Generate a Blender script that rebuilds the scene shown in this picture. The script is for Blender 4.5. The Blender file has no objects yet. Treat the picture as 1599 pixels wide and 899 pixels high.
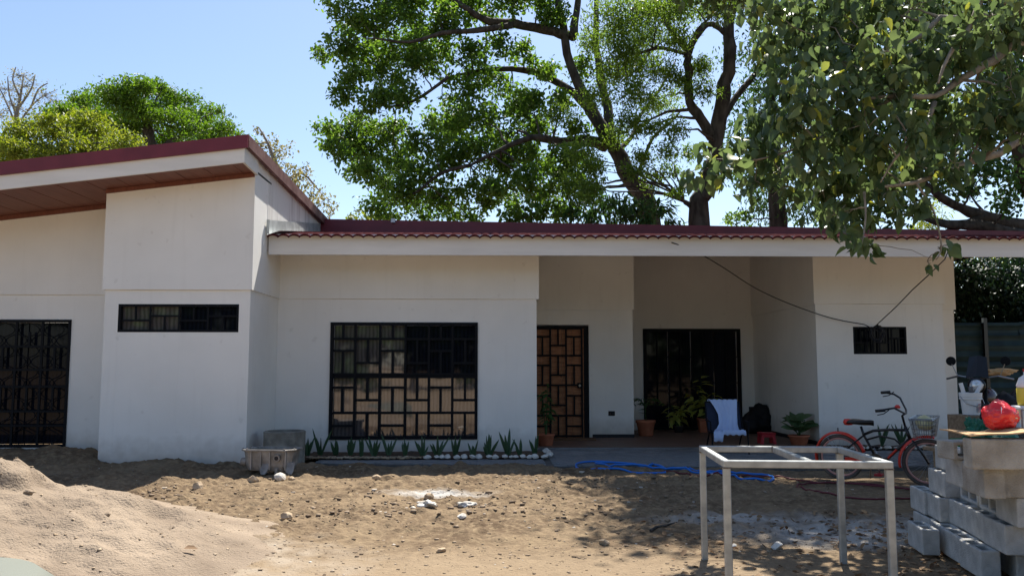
import bpy, math, random
import numpy as np
from mathutils import Vector, Matrix
random.seed(7); rng = np.random.default_rng(7)
scene = bpy.context.scene
COL = scene.collection
R = math.radians

# ---------------------------------------------------------------- camera
F, EYE = 1300.0, 1.42
TH = math.atan(121.5 / F)
cam_d = bpy.data.cameras.new('camera'); cam = bpy.data.objects.new('camera', cam_d); COL.objects.link(cam)
cam_d.sensor_width = 36; cam_d.lens = 36 * F / 1599; cam_d.clip_end = 3000; cam_d.clip_start = .05
cam.location = (0, 0, EYE); cam.rotation_euler = (math.pi / 2 + TH, 0, 0)
scene.camera = cam
# ---------------------------------------------------------------- sky and sun
SUNV = Vector((.17, .60, 1.0)).normalized()
elev = math.asin(SUNV.z); azim = math.atan2(SUNV.x, SUNV.y)
world = bpy.data.worlds.new('World'); scene.world = world; world.use_nodes = True
nt = world.node_tree; nt.nodes.clear()
sky = nt.nodes.new('ShaderNodeTexSky'); sky.sky_type = 'NISHITA'; sky.sun_disc = False
sky.sun_elevation = elev; sky.sun_rotation = azim; sky.air_density = 1.0; sky.dust_density = .8; sky.ozone_density = 2.0
bg = nt.nodes.new('ShaderNodeBackground'); bg.inputs[1].default_value = .087
wo = nt.nodes.new('ShaderNodeOutputWorld')
nt.links.new(sky.outputs[0], bg.inputs[0]); nt.links.new(bg.outputs[0], wo.inputs[0])
sl = bpy.data.lights.new('sun', 'SUN'); sl.energy = 5.0; sl.angle = R(.53); sl.color = (1, .95, .86)
sun = bpy.data.objects.new('sun', sl); COL.objects.link(sun)
sun.rotation_euler = (-SUNV).to_track_quat('-Z', 'Y').to_euler(); sun.location = (3, 10, 30)
vs = scene.view_settings; vs.view_transform = 'Standard'; vs.look = 'None'; vs.gamma = 1; vs.use_curve_mapping = False
vs.exposure = 1.06
scene.cycles.max_bounces = 8; scene.cycles.transparent_max_bounces = 8

# ---------------------------------------------------------------- helpers
CT, ST = math.cos(TH), math.sin(TH)
def P(px, py, Y):
    "point at distance Y that the photograph shows at (px, py)"
    u, w = px - 799.5, 449.5 - py
    t = Y / (F * CT - w * ST)
    return Vector((u * t, Y, EYE + (F * ST + w * CT) * t))
def G(px, py, z=0):
    u, w = px - 799.5, 449.5 - py
    t = (z - EYE) / (F * ST + w * CT)
    return Vector((u * t, (F * CT - w * ST) * t, z))
HR = R(1.5)
def HL(x, y, z=0):
    "house-local to world"
    return Vector((x * math.cos(HR) - y * math.sin(HR), 12 + x * math.sin(HR) + y * math.cos(HR), z))

def tag(o, label=None, cat=None, group=None, kind=None):
    if label: o['label'] = label
    if cat: o['category'] = cat
    if group: o['group'] = group
    if kind: o['kind'] = kind
    return o
def empty(name, loc=(0, 0, 0), rz=0):
    o = bpy.data.objects.new(name, None); COL.objects.link(o); o.location = loc; o.rotation_euler.z = rz
    o.empty_display_size = .1
    return o
def link(name, me, mat=None, parent=None, loc=None, rot=None, smooth=False, bevel=0, seg=1):
    if mat is not None and len(me.materials) == 0: me.materials.append(mat)
    o = bpy.data.objects.new(name, me); COL.objects.link(o)
    if parent is not None: o.parent = parent
    if loc is not None: o.location = loc
    if rot is not None: o.rotation_euler = rot
    if smooth:
        me.polygons.foreach_set('use_smooth', [True] * len(me.polygons))
    if bevel:
        b = o.modifiers.new('bevel', 'BEVEL'); b.width = bevel; b.segments = seg; b.limit_method = 'ANGLE'; b.angle_limit = R(40)
    return o
class MB:
    def __init__(s): s.v = []; s.f = []
    def add(s, vs_, fs):
        n = len(s.v); s.v += [tuple(v) for v in vs_]; s.f += [tuple(i + n for i in f) for f in fs]; return s
    def box(s, x0, x1, y0, y1, z0, z1, M=None):
        vs_ = [Vector((x, y, z)) for z in (z0, z1) for y in (y0, y1) for x in (x0, x1)]
        if M is not None: vs_ = [M @ v for v in vs_]
        return s.add(vs_, [(0, 2, 3, 1), (4, 5, 7, 6), (0, 1, 5, 4), (2, 6, 7, 3), (0, 4, 6, 2), (1, 3, 7, 5)])
    def tube(s, pts, r, n=8, caps=True):
        pts = [Vector(p) for p in pts]; m = len(pts)
        rr = r if isinstance(r, (list, tuple)) else [r] * m
        t0 = (pts[1] - pts[0]).normalized(); up = Vector((0, 0, 1)) if abs(t0.z) < .9 else Vector((1, 0, 0))
        a = t0.cross(up).normalized(); ring = []
        for i in range(m):
            t = (pts[min(i + 1, m - 1)] - pts[max(i - 1, 0)])
            t = t.normalized() if t.length > 1e-9 else t0
            a = (a - t * a.dot(t)); a = a.normalized() if a.length > 1e-6 else t.orthogonal().normalized()
            b = t.cross(a)
            ring += [pts[i] + (a * math.cos(2 * math.pi * k / n) + b * math.sin(2 * math.pi * k / n)) * rr[i] for k in range(n)]
        fs = [(i * n + k, i * n + (k + 1) % n, (i + 1) * n + (k + 1) % n, (i + 1) * n + k) for i in range(m - 1) for k in range(n)]
        if caps: fs += [tuple(reversed(range(n))), tuple(range((m - 1) * n, m * n))]
        return s.add(ring, fs)
    def lathe(s, prof, n=24, c=(0, 0, 0)):
        c = Vector(c); vs_ = []
        for r, z in prof: vs_ += [c + Vector((r * math.cos(2 * math.pi * k / n), r * math.sin(2 * math.pi * k / n), z)) for k in range(n)]
        m = len(prof)
        fs = [(i * n + k, i * n + (k + 1) % n, (i + 1) * n + (k + 1) % n, (i + 1) * n + k) for i in range(m - 1) for k in range(n)]
        fs += [tuple(reversed(range(n))), tuple(range((m - 1) * n, m * n))]
        return s.add(vs_, fs)
    def prism(s, poly, h, M=None):
        "poly in xy, extruded in z by h"
        n = len(poly); vs_ = [Vector((x, y, 0)) for x, y in poly] + [Vector((x, y, h)) for x, y in poly]
        if M is not None: vs_ = [M @ v for v in vs_]
        return s.add(vs_, [tuple(reversed(range(n))), tuple(range(n, 2 * n))] + [(k, (k + 1) % n, n + (k + 1) % n, n + k) for k in range(n)])
    def mesh(s, name):
        me = bpy.data.meshes.new(name); me.from_pydata(s.v, [], s.f); me.update(); return me
    def build(s, name, mat, parent=None, **k): return link(name, s.mesh(name), mat, parent, **k)
def bx(name, mat, parent, x0, x1, y0, y1, z0, z1, **k): return MB().box(x0, x1, y0, y1, z0, z1).build(name, mat, parent, **k)
def fast_mesh(name, verts, quads):
    me = bpy.data.meshes.new(name); nv, nf = len(verts), len(quads)
    me.vertices.add(nv); me.vertices.foreach_set('co', np.ascontiguousarray(verts, dtype=np.float32).ravel())
    me.loops.add(nf * 4); me.loops.foreach_set('vertex_index', np.ascontiguousarray(quads, dtype=np.int32).ravel())
    me.polygons.add(nf); me.polygons.foreach_set('loop_start', np.arange(0, nf * 4, 4, dtype=np.int32))
    try: me.polygons.foreach_set('loop_total', np.full(nf, 4, dtype=np.int32))
    except Exception: pass
    me.update(calc_edges=True); me.validate(); return me

# value noise for height fields
def vnoise(x, y, seed=0):
    xi, yi = np.floor(x).astype(np.int64), np.floor(y).astype(np.int64); fx, fy = x - xi, y - yi
    fx = fx * fx * (3 - 2 * fx); fy = fy * fy * (3 - 2 * fy)
    def h(a, b):
        n = (a * 374761393 + b * 668265263 + seed * 974711) & 0x7fffffff
        n = ((n ^ (n >> 13)) * 1274126177) & 0x7fffffff
        return ((n ^ (n >> 16)) & 0xffff) / 65535.0
    return (h(xi, yi) * (1 - fx) + h(xi + 1, yi) * fx) * (1 - fy) + (h(xi, yi + 1) * (1 - fx) + h(xi + 1, yi + 1) * fx) * fy
def fbm(x, y, o=4, seed=0):
    s = 0; a = .5
    for i in range(o): s = s + a * vnoise(x * 2 ** i, y * 2 ** i, seed + i); a *= .5
    return s
def sstep(a, b, x): t = np.clip((x - a) / (b - a), 0, 1); return t * t * (3 - 2 * t)

# ---------------------------------------------------------------- materials
def mat(name, c1, c2=None, scale=8, rough=.8, bump=0, bscale=40, metal=0, detail=6, spec=.3, stretch=None, lo=.35, hi=.65):
    m = bpy.data.materials.new(name); m.use_nodes = True; n = m.node_tree; b = n.nodes['Principled BSDF']
    b.inputs['Roughness'].default_value = rough; b.inputs['Metallic'].default_value = metal
    b.inputs['Specular IOR Level'].default_value = spec
    tc = n.nodes.new('ShaderNodeTexCoord'); src = tc.outputs['Object']
    if stretch:
        mp = n.nodes.new('ShaderNodeMapping'); mp.inputs['Scale'].default_value = stretch; n.links.new(src, mp.inputs[0]); src = mp.outputs[0]
    if c2 is None: b.inputs['Base Color'].default_value = (*c1, 1)
    else:
        nz = n.nodes.new('ShaderNodeTexNoise'); nz.inputs['Scale'].default_value = scale; nz.inputs['Detail'].default_value = detail
        n.links.new(src, nz.inputs['Vector'])
        rp = n.nodes.new('ShaderNodeValToRGB'); rp.color_ramp.elements[0].color = (*c1, 1); rp.color_ramp.elements[1].color = (*c2, 1)
        rp.color_ramp.elements[0].position = lo; rp.color_ramp.elements[1].position = hi
        n.links.new(nz.outputs[0], rp.inputs[0]); n.links.new(rp.outputs[0], b.inputs['Base Color'])
    if bump:
        nb = n.nodes.new('ShaderNodeTexNoise'); nb.inputs['Scale'].default_value = bscale; nb.inputs['Detail'].default_value = 5
        bp = n.nodes.new('ShaderNodeBump'); bp.inputs['Strength'].default_value = bump; bp.inputs['Distance'].default_value = .02
        n.links.new(src, nb.inputs['Vector']); n.links.new(nb.outputs[0], bp.inputs['Height']); n.links.new(bp.outputs[0], b.inputs['Normal'])
    return m
def leafmat(name, c1, c2, trans=.45, rough=.5, c3=None):
    m = bpy.data.materials.new(name); m.use_nodes = True; n = m.node_tree; n.nodes.clear()
    out = n.nodes.new('ShaderNodeOutputMaterial'); g = n.nodes.new('ShaderNodeNewGeometry')
    rp = n.nodes.new('ShaderNodeValToRGB'); e = rp.color_ramp.elements
    e[0].color = (*c1, 1); e[1].color = (*c2, 1)
    if c3: x = e.new(.93); x.color = (*c2, 1); e[-1].color = (*c3, 1)
    n.links.new(g.outputs['Random Per Island'], rp.inputs[0])
    p = n.nodes.new('ShaderNodeBsdfPrincipled'); p.inputs['Roughness'].default_value = rough; p.inputs['Specular IOR Level'].default_value = .4
    t = n.nodes.new('ShaderNodeBsdfTranslucent'); mx = n.nodes.new('ShaderNodeMixShader'); mx.inputs[0].default_value = trans
    hs = n.nodes.new('ShaderNodeHueSaturation'); hs.inputs['Saturation'].default_value = 1.15; hs.inputs['Value'].default_value = 1.5; hs.inputs['Hue'].default_value = .485
    n.links.new(rp.outputs[0], p.inputs['Base Color']); n.links.new(rp.outputs[0], hs.inputs['Color']); n.links.new(hs.outputs[0], t.inputs['Color'])
    n.links.new(p.outputs[0], mx.inputs[1]); n.links.new(t.outputs[0], mx.inputs[2]); n.links.new(mx.outputs[0], out.inputs[0])
    return m
def glassmat(name, base, refl):
    m = bpy.data.materials.new(name); m.use_nodes = True; n = m.node_tree; n.nodes.clear()
    out = n.nodes.new('ShaderNodeOutputMaterial'); d = n.nodes.new('ShaderNodeBsdfDiffuse'); g = n.nodes.new('ShaderNodeBsdfGlossy')
    g.inputs['Roughness'].default_value = .035; g.inputs['Color'].default_value = (.93, .88, .86, 1)
    tc = n.nodes.new('ShaderNodeTexCoord'); wv = n.nodes.new('ShaderNodeTexWave'); wv.inputs['Scale'].default_value = 5; wv.inputs['Distortion'].default_value = 2.5
    rp = n.nodes.new('ShaderNodeValToRGB'); rp.color_ramp.elements[0].color = (*[c * .55 for c in base], 1); rp.color_ramp.elements[1].color = (*base, 1)
    n.links.new(tc.outputs['Object'], wv.inputs['Vector']); n.links.new(wv.outputs[0], rp.inputs[0]); n.links.new(rp.outputs[0], d.inputs['Color'])
    nz = n.nodes.new('ShaderNodeTexNoise'); nz.inputs['Scale'].default_value = 1.6; bp = n.nodes.new('ShaderNodeBump'); bp.inputs['Strength'].default_value = .03; bp.inputs['Distance'].default_value = .05
    n.links.new(tc.outputs['Object'], nz.inputs['Vector']); n.links.new(nz.outputs[0], bp.inputs['Height']); n.links.new(bp.outputs[0], g.inputs['Normal'])
    mx = n.nodes.new('ShaderNodeMixShader'); mx.inputs[0].default_value = refl
    n.links.new(d.outputs[0], mx.inputs[1]); n.links.new(g.outputs[0], mx.inputs[2]); n.links.new(mx.outputs[0], out.inputs[0])
    return m
def wallmat():
    m = mat('wall_paint', (.785, .765, .73), (.835, .815, .78), scale=1.3, rough=.85, bump=.12, bscale=90)
    n = m.node_tree; b = n.nodes['Principled BSDF']; tc = n.nodes['Texture Coordinate']; rp = n.nodes['Color Ramp']
    # splashed dirt near the ground and faint vertical weathering
    sp = n.nodes.new('ShaderNodeSeparateXYZ'); n.links.new(tc.outputs['Object'], sp.inputs[0])
    nz = n.nodes.new('ShaderNodeTexNoise'); nz.inputs['Scale'].default_value = 7; nz.inputs['Detail'].default_value = 8; n.links.new(tc.outputs['Object'], nz.inputs['Vector'])
    ma = n.nodes.new('ShaderNodeMath'); ma.operation = 'MULTIPLY_ADD'; ma.inputs[1].default_value = -.34; n.links.new(nz.outputs[0], ma.inputs[0]); n.links.new(sp.outputs[2], ma.inputs[2])
    mr = n.nodes.new('ShaderNodeMapRange'); mr.inputs['From Min'].default_value = -.14; mr.inputs['From Max'].default_value = .26; mr.inputs['To Min'].default_value = .55; mr.inputs['To Max'].default_value = 0
    n.links.new(ma.outputs[0], mr.inputs['Value'])
    mx = n.nodes.new('ShaderNodeMix'); mx.data_type = 'RGBA'; mx.inputs['B'].default_value = (.30, .235, .17, 1)
    n.links.new(mr.outputs[0], mx.inputs['Factor']); n.links.new(rp.outputs[0], mx.inputs['A'])
    mp = n.nodes.new('ShaderNodeMapping'); mp.inputs['Scale'].default_value = (5, 5, .35); n.links.new(tc.outputs['Object'], mp.inputs[0])
    n2 = n.nodes.new('ShaderNodeTexNoise'); n2.inputs['Scale'].default_value = 2; n2.inputs['Detail'].default_value = 6; n.links.new(mp.outputs[0], n2.inputs['Vector'])
    r2 = n.nodes.new('ShaderNodeMapRange'); r2.inputs['From Min'].default_value = .55; r2.inputs['From Max'].default_value = .8; r2.inputs['To Max'].default_value = .10
    n.links.new(n2.outputs[0], r2.inputs['Value'])
    m2 = n.nodes.new('ShaderNodeMix'); m2.data_type = 'RGBA'; m2.inputs['B'].default_value = (.42, .39, .35, 1)
    n.links.new(r2.outputs[0], m2.inputs['Factor']); n.links.new(mx.outputs['Result'], m2.inputs['A'])
    n3 = n.nodes.new('ShaderNodeTexNoise'); n3.inputs['Scale'].default_value = 6; n3.inputs['Detail'].default_value = 3; n.links.new(tc.outputs['Object'], n3.inputs['Vector'])
    r3 = n.nodes.new('ShaderNodeMapRange'); r3.inputs['From Min'].default_value = .68; r3.inputs['From Max'].default_value = .74; r3.inputs['To Max'].default_value = .16
    n.links.new(n3.outputs[0], r3.inputs['Value'])
    m3 = n.nodes.new('ShaderNodeMix'); m3.data_type = 'RGBA'; m3.inputs['B'].default_value = (.36, .32, .27, 1)
    n.links.new(r3.outputs[0], m3.inputs['Factor']); n.links.new(m2.outputs['Result'], m3.inputs['A']); n.links.new(m3.outputs['Result'], b.inputs['Base Color'])
    return m
M = {}
M['wall'] = wallmat()
M['fascia'] = mat('fascia_board', (.68, .65, .61), (.76, .73, .69), scale=2.5, rough=.7, stretch=(.4, 1, 3))
M['stainwall'] = mat('stained_wall', (.48, .45, .43), (.70, .685, .66), scale=1.6, rough=.85, stretch=(4, 4, .35), lo=.3, hi=.5)
M['oldred'] = mat('weathered_red', (.10, .035, .035), (.17, .09, .085), scale=5, rough=.7)
M['red'] = mat('red_roof_paint', (.13, .014, .024), (.17, .02, .032), scale=3, rough=.42, spec=.4)
M['tile'] = mat('roof_tile', (.045, .010, .014), (.085, .022, .024), scale=5, rough=.95, spec=.03)
M['soffit'] = mat('brown_soffit', (.15, .05, .034), (.20, .07, .046), scale=3, rough=.5, stretch=(12, .6, 1))
M['black'] = mat('black_iron', (.006, .007, .010), rough=.6, spec=.12)
M['wood'] = mat('door_wood', (.26, .10, .043), (.41, .175, .078), scale=5, rough=.45, stretch=(1, 1, 7))
M['galv'] = mat('galvanised_flashing', (.38, .40, .40), (.55, .57, .57), scale=6, rough=.5, metal=.5)
M['glass'] = glassmat('window_glass', (.105, .092, .092), .11)
M['glass_dark'] = glassmat('dark_window_glass', (.008, .010, .017), .012)
M['base'] = mat('dark_baseboard', (.015, .015, .02), rough=.5)
M['tube'] = mat('steel_tube', (.30, .315, .315), (.42, .435, .43), scale=14, rough=.45, metal=.45, spec=.5)
M['concrete'] = mat('block_concrete', (.36, .355, .34), (.50, .495, .475), scale=9, rough=.95, bump=.5, bscale=120)
M['concrete_b'] = mat('stained_block_concrete', (.28, .25, .21), (.44, .41, .365), scale=6, rough=.95, bump=.6, bscale=90)
M['ring'] = mat('old_concrete', (.17, .155, .13), (.30, .28, .24), scale=6, rough=.95, bump=.6, bscale=60)
M['cast'] = mat('cast_aluminium', (.17, .155, .14), (.33, .31, .29), scale=7, rough=.6, metal=.25, bump=.3, bscale=50)
M['soil'] = mat('dark_soil', (.07, .045, .03), (.13, .085, .055), scale=20, rough=1, bump=.8, bscale=60)
M['stone_w'] = mat('white_stone', (.44, .40, .34), (.66, .63, .58), scale=9, rough=.9, bump=.4)
M['stone_t'] = mat('tan_stone', (.30, .215, .135), (.50, .39, .27), scale=2.5, rough=.95, bump=.5)
M['paver'] = mat('grey_paver', (.16, .16, .165), (.25, .25, .25), scale=3, rough=.9, bump=.4, bscale=80)
M['joint'] = mat('paver_joint', (.09, .085, .08), (.13, .12, .11), scale=20, rough=1)
M['terra'] = mat('terracotta', (.36, .11, .055), (.46, .16, .085), scale=6, rough=.8)
M['darkpot'] = mat('dark_pot', (.03, .025, .025), rough=.6)
M['blackcloth'] = mat('black_sack', (.005, .005, .007), (.012, .012, .015), scale=8, rough=.65, bump=.4, bscale=14)
M['redplastic'] = mat('red_plastic', (.36, .02, .03), rough=.4)
M['redbag'] = mat('red_bag_plastic', (.55, .012, .02), (.65, .03, .035), scale=5, rough=.28, bump=.6, bscale=16, spec=.5)
M['redpaint'] = mat('red_bike_paint', (.62, .035, .02), rough=.3, spec=.5)
M['bikeblack'] = mat('black_bike_paint', (.007, .007, .009), rough=.3, spec=.5)
M['rubber'] = mat('tyre_rubber', (.075, .06, .055), (.12, .10, .09), scale=10, rough=.85)
M['rim'] = mat('pinkish_rim', (.50, .25, .22), rough=.4)
M['chrome'] = mat('wire_chrome', (.35, .35, .36), rough=.3, metal=.9)
M['ballyel'] = mat('pale_yellow_cloth', (.55, .50, .28), (.65, .60, .38), scale=8, rough=.8)
M['cloth'] = mat('pale_blue_cloth', (.42, .52, .76), (.50, .60, .82), scale=4, rough=.9, bump=.2, bscale=120)
M['chairfab'] = mat('navy_mesh_fabric', (.012, .018, .04), (.02, .028, .055), scale=60, rough=.8)
M['card'] = mat('cardboard', (.42, .26, .13), (.52, .34, .18), scale=5, rough=.9)
M['foam'] = mat('white_foam', (.66, .65, .64), (.74, .73, .72), scale=12, rough=.85)
M['bluehose'] = mat('blue_hose', (.02, .16, .55), rough=.35)
M['redhose'] = mat('dark_red_hose', (.12, .018, .028), rough=.5)
M['greencl'] = mat('green_tarp', (.012, .10, .06), (.02, .14, .085), scale=7, rough=.5, bump=.7, bscale=12)
M['greenpl'] = mat('green_crate_plastic', (.01, .15, .06), rough=.45)
M['greycl'] = mat('grey_cloth', (.10, .105, .12), (.17, .175, .19), scale=6, rough=.9, bump=.8, bscale=10)
M['white'] = mat('white_plastic', (.62, .63, .64), (.70, .71, .72), scale=6, rough=.45)
M['yellow'] = mat('yellow_liquid', (.62, .50, .06), rough=.35)
M['mat'] = mat('door_mat_fibre', (.13, .07, .035), (.2, .11, .06), scale=40, rough=1)
M['timber'] = mat('old_timber', (.16, .11, .07), (.26, .19, .125), scale=5, rough=.9, stretch=(1, 6, 6))
M['fence'] = mat('painted_zinc', (.010, .026, .028), (.02, .045, .046), scale=3, rough=.55, metal=.1)
M['bark'] = mat('dark_bark', (.034, .029, .025), (.085, .074, .064), scale=9, rough=.95, bump=1, bscale=18, stretch=(1, 1, .35))
M['barkpale'] = mat('pale_bark', (.17, .14, .11), (.30, .26, .21), scale=9, rough=.95, bump=.6, bscale=20)
M['barkgrey'] = mat('grey_bark', (.16, .15, .145), (.26, .245, .235), scale=9, rough=.95)
M['leaf_mid'] = leafmat('mid_green_leaf', (.050, .112, .024), (.125, .215, .042), .55)
M['leaf_dark'] = leafmat('dark_green_leaf', (.026, .065, .022), (.062, .125, .034), .45)
M['leaf_feather'] = leafmat('feathery_leaf', (.070, .130, .028), (.15, .235, .05), .6)
M['leaf_yel'] = leafmat('yellow_green_leaf', (.10, .155, .022), (.22, .26, .05), .5)
M['leaf_dome'] = leafmat('dome_leaf', (.050, .115, .018), (.115, .205, .034), .5)
M['leaf_dry'] = leafmat('dry_olive_leaf', (.10, .11, .04), (.24, .22, .09), .45)
M['leaf_near'] = leafmat('near_broad_leaf', (.060, .098, .040), (.125, .175, .070), .45, .42, c3=(.30, .32, .06))
M['leaf_shrub'] = leafmat('shrub_leaf', (.025, .065, .018), (.06, .13, .035), .35)
M['leaf_snake'] = leafmat('snake_plant_leaf', (.020, .055, .025), (.045, .095, .04), .15, .4)
M['leaf_varieg'] = leafmat('yellow_variegated_leaf', (.26, .31, .06), (.50, .50, .14), .35, .4)
M['leaf_dieff'] = leafmat('pale_veined_leaf', (.045, .10, .04), (.13, .20, .085), .3, .4)
M['clods'] = leafmat('dirt_clods', (.13, .090, .058), (.28, .210, .145), 0, 1, c3=(.55, .5, .43))
M['leaf_deep'] = leafmat('shade_darkened_leaf', (.010, .028, .012), (.026, .055, .020), .15)  # hedge leaves, colour darkened to stand in for deep shade
M['litter'] = leafmat('dry_litter', (.10, .055, .028), (.30, .19, .10), .15, .8)

# ---------------------------------------------------------------- ground
def pave_front(X): return np.interp(X, [-3.2, -2.8, .9, 4.1, 9], [12.52, 12.47, 12.02, 11.98, 12.05])
def ground_h(X, Y):
    h = (fbm(X * .45, Y * .45, 3, 3) - .45) * .10
    rough = sstep(6.4, 8.0, Y) * (1 - sstep(2.5, 4.5, X)) + .25
    h = h + rough * ((fbm(X * 2.3, Y * 2.3, 4, 11) - .47) * .10 + np.abs(fbm(X * 5.5, Y * 5.5, 3, 17) - .44) * .08 + np.clip(fbm(X * 9, Y * 9, 2, 21) - .42, 0, 1) * .10 + (fbm(X * 19, Y * 19, 2, 27) - .37) * .035)
    h = h - .02
    # spoil thrown up against the left block and the recessed left wall
    h = h + .17 * np.exp(-((Y - 12.6) / .7) ** 2) * sstep(-5.6, -6.6, X) + .11 * fbm(X * 3, Y * 3, 3, 5) * np.exp(-((Y - 12.0) / .55) ** 2) * sstep(-3.6, -4.1, X)
    h = h + .06 * np.exp(-((Y - 10.3) / .5) ** 2) * (fbm(X * 1.6, Y * 1.6, 3, 8)) * sstep(3, 1, X)
    # levelled under paving, porch and house
    under = sstep(-.22, .02, Y - pave_front(X)) * sstep(-3.3, -3.0, X)
    h = h * (1 - under) - .09 * under
    far = sstep(25, 60, np.hypot(X, Y)); h = h * (1 - far) - .1 * far
    return h
def axis(lo, hi, step, far):
    a = np.arange(lo, hi, step); g = []; d = step
    x = hi
    while x < far: g.append(x); d *= 1.35; x += d
    x = lo; l = []; d = step
    while x > -far: d *= 1.35; x -= d; l.append(x)
    return np.array(l[::-1] + list(a) + g)
gx = axis(-7.5, 5.5, .024, 900); gy = axis(4.3, 12.8, .024, 900)
GX, GY = np.meshgrid(gx, gy); GZ = ground_h(GX, GY)
nv = np.stack([GX.ravel(), GY.ravel(), GZ.ravel()], 1); nx = len(gx)
ii = (np.arange(len(gy) - 1)[:, None] * nx + np.arange(nx - 1)[None]).ravel()
me = fast_mesh('ground', nv, np.stack([ii, ii + 1, ii + nx + 1, ii + nx], 1))
def dirtmat():
    m = bpy.data.materials.new('dirt'); m.use_nodes = True; n = m.node_tree; b = n.nodes['Principled BSDF']
    b.inputs['Roughness'].default_value = 1; b.inputs['Specular IOR Level'].default_value = .1
    tc = n.nodes.new('ShaderNodeTexCoord'); src = tc.outputs['Object']
    def noise(s, d=8, sc=None):
        q = n.nodes.new('ShaderNodeTexNoise'); q.inputs['Scale'].default_value = s; q.inputs['Detail'].default_value = d
        if sc:
            mp = n.nodes.new('ShaderNodeMapping'); mp.inputs['Scale'].default_value = sc; n.links.new(src, mp.inputs[0]); n.links.new(mp.outputs[0], q.inputs['Vector'])
        else: n.links.new(src, q.inputs['Vector'])
        return q.outputs[0]
    def ramp(x, a, b_, c1=None, c2=None):
        r = n.nodes.new('ShaderNodeValToRGB'); r.color_ramp.elements[0].position = a; r.color_ramp.elements[1].position = b_
        if c1: r.color_ramp.elements[0].color = (*c1, 1); r.color_ramp.elements[1].color = (*c2, 1)
        n.links.new(x, r.inputs[0]); return r.outputs[0]
    def mixc(f, a, b_):
        q = n.nodes.new('ShaderNodeMix'); q.data_type = 'RGBA'
        n.links.new(f, q.inputs['Factor'])
        for k, v in (('A', a), ('B', b_)):
            if isinstance(v, tuple): q.inputs[k].default_value = (*v, 1)
            else: n.links.new(v, q.inputs[k])
        return q.outputs['Result']
    def mul(a, b_):
        q = n.nodes.new('ShaderNodeMath'); q.operation = 'MULTIPLY'; n.links.new(a, q.inputs[0])
        if isinstance(b_, (int, float)): q.inputs[1].default_value = b_
        else: n.links.new(b_, q.inputs[1])
        return q.outputs[0]
    def blob(cx, cy, rx, ry, soft=.5):
        mp = n.nodes.new('ShaderNodeMapping'); mp.vector_type = 'POINT'
        mp.inputs['Location'].default_value = (-cx / rx, -cy / ry, 0); mp.inputs['Scale'].default_value = (1 / rx, 1 / ry, 0)
        n.links.new(src, mp.inputs[0]); g = n.nodes.new('ShaderNodeTexGradient'); g.gradient_type = 'SPHERICAL'; n.links.new(mp.outputs[0], g.inputs[0])
        return g.outputs['Fac'] if 'Fac' in g.outputs else g.outputs[1]
    col = ramp(noise(1.1, 9), .36, .66, (.108, .074, .046), (.198, .144, .091))
    col = mixc(ramp(noise(14, 6), .45, .72), col, (.25, .184, .113))
    dk = mul(ramp(noise(5, 7), .55, .75), .55); col = mixc(dk, col, (.075, .049, .031))
    # unseen ground nearer the camera, paled to bounce light onto the walls
    sy_ = n.nodes.new('ShaderNodeSeparateXYZ'); n.links.new(src, sy_.inputs[0])
    yr = n.nodes.new('ShaderNodeMapRange'); yr.inputs['From Min'].default_value = 5.6; yr.inputs['From Max'].default_value = 4.2; n.links.new(sy_.outputs[1], yr.inputs['Value'])
    col = mixc(mul(yr.outputs[0], .85), col, mixc(noise(2.5, 6), (.26, .195, .13), (.36, .28, .195)))
    tr = blob(-.3, 5.6, 3.6, 1.5); col = mixc(mul(ramp(tr, .05, .5), .75), col, mixc(noise(6, 5), (.22, .162, .105), (.285, .216, .143)))  # pale compacted track
    # spilled sand skirt
    sd = blob(-3.0, 6.1, 2.6, 1.7); col = mixc(ramp(mul(sd, ramp(noise(4, 6), .25, .7)), .08, .4), col, (.30, .245, .185))
    # cement and lime spills
    for cx, cy, rx, ry, st in ((-.85, 9.55, .85, .28, 1), (2.95, 7.35, 1.5, .75, .8), (2.2, 8.0, 1.2, .3, .7), (4.3, 7.9, 1.3, .5, .55)):
        w = ramp(mul(blob(cx, cy, rx, ry), ramp(noise(4, 10), .18, .80)), .04, .42); col = mixc(mul(w, st), col, (.42, .40, .37))
    n.links.new(col, b.inputs['Base Color'])
    bp = n.nodes.new('ShaderNodeBump'); bp.inputs['Strength'].default_value = .9; bp.inputs['Distance'].default_value = .02
    n.links.new(noise(38, 8), bp.inputs['Height']); n.links.new(bp.outputs[0], b.inputs['Normal'])
    return m
M['dirt'] = dirtmat()
tag(link('ground', me, M['dirt'], smooth=True), kind='structure')

# low-poly rocks
def rock_arrays(n, pos, size, seed=0):
    "n irregular octahedron-like rocks as one vertex / quad soup (cube topology pushed about)"
    r = np.random.default_rng(seed)
    cube = np.array([[x, y, z] for z in (-1, 1) for y in (-1, 1) for x in (-1, 1)], float) * .6
    fq = np.array([(0, 2, 3, 1), (4, 5, 7, 6), (0, 1, 5, 4), (2, 6, 7, 3), (0, 4, 6, 2), (1, 3, 7, 5)])
    v = cube[None] + r.normal(0, .2, (n, 8, 3)); v[:, :, 2] *= .42
    a = r.uniform(0, 6.28, n); ca, sa = np.cos(a)[:, None], np.sin(a)[:, None]
    x = v[:, :, 0] * ca - v[:, :, 1] * sa; y = v[:, :, 0] * sa + v[:, :, 1] * ca
    v = np.stack([x, y, v[:, :, 2]], 2) * size[:, None, None] + pos[:, None, :]
    q = (np.arange(n)[:, None, None] * 8 + fq[None]).reshape(-1, 4)
    return v.reshape(-1, 3), q
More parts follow.
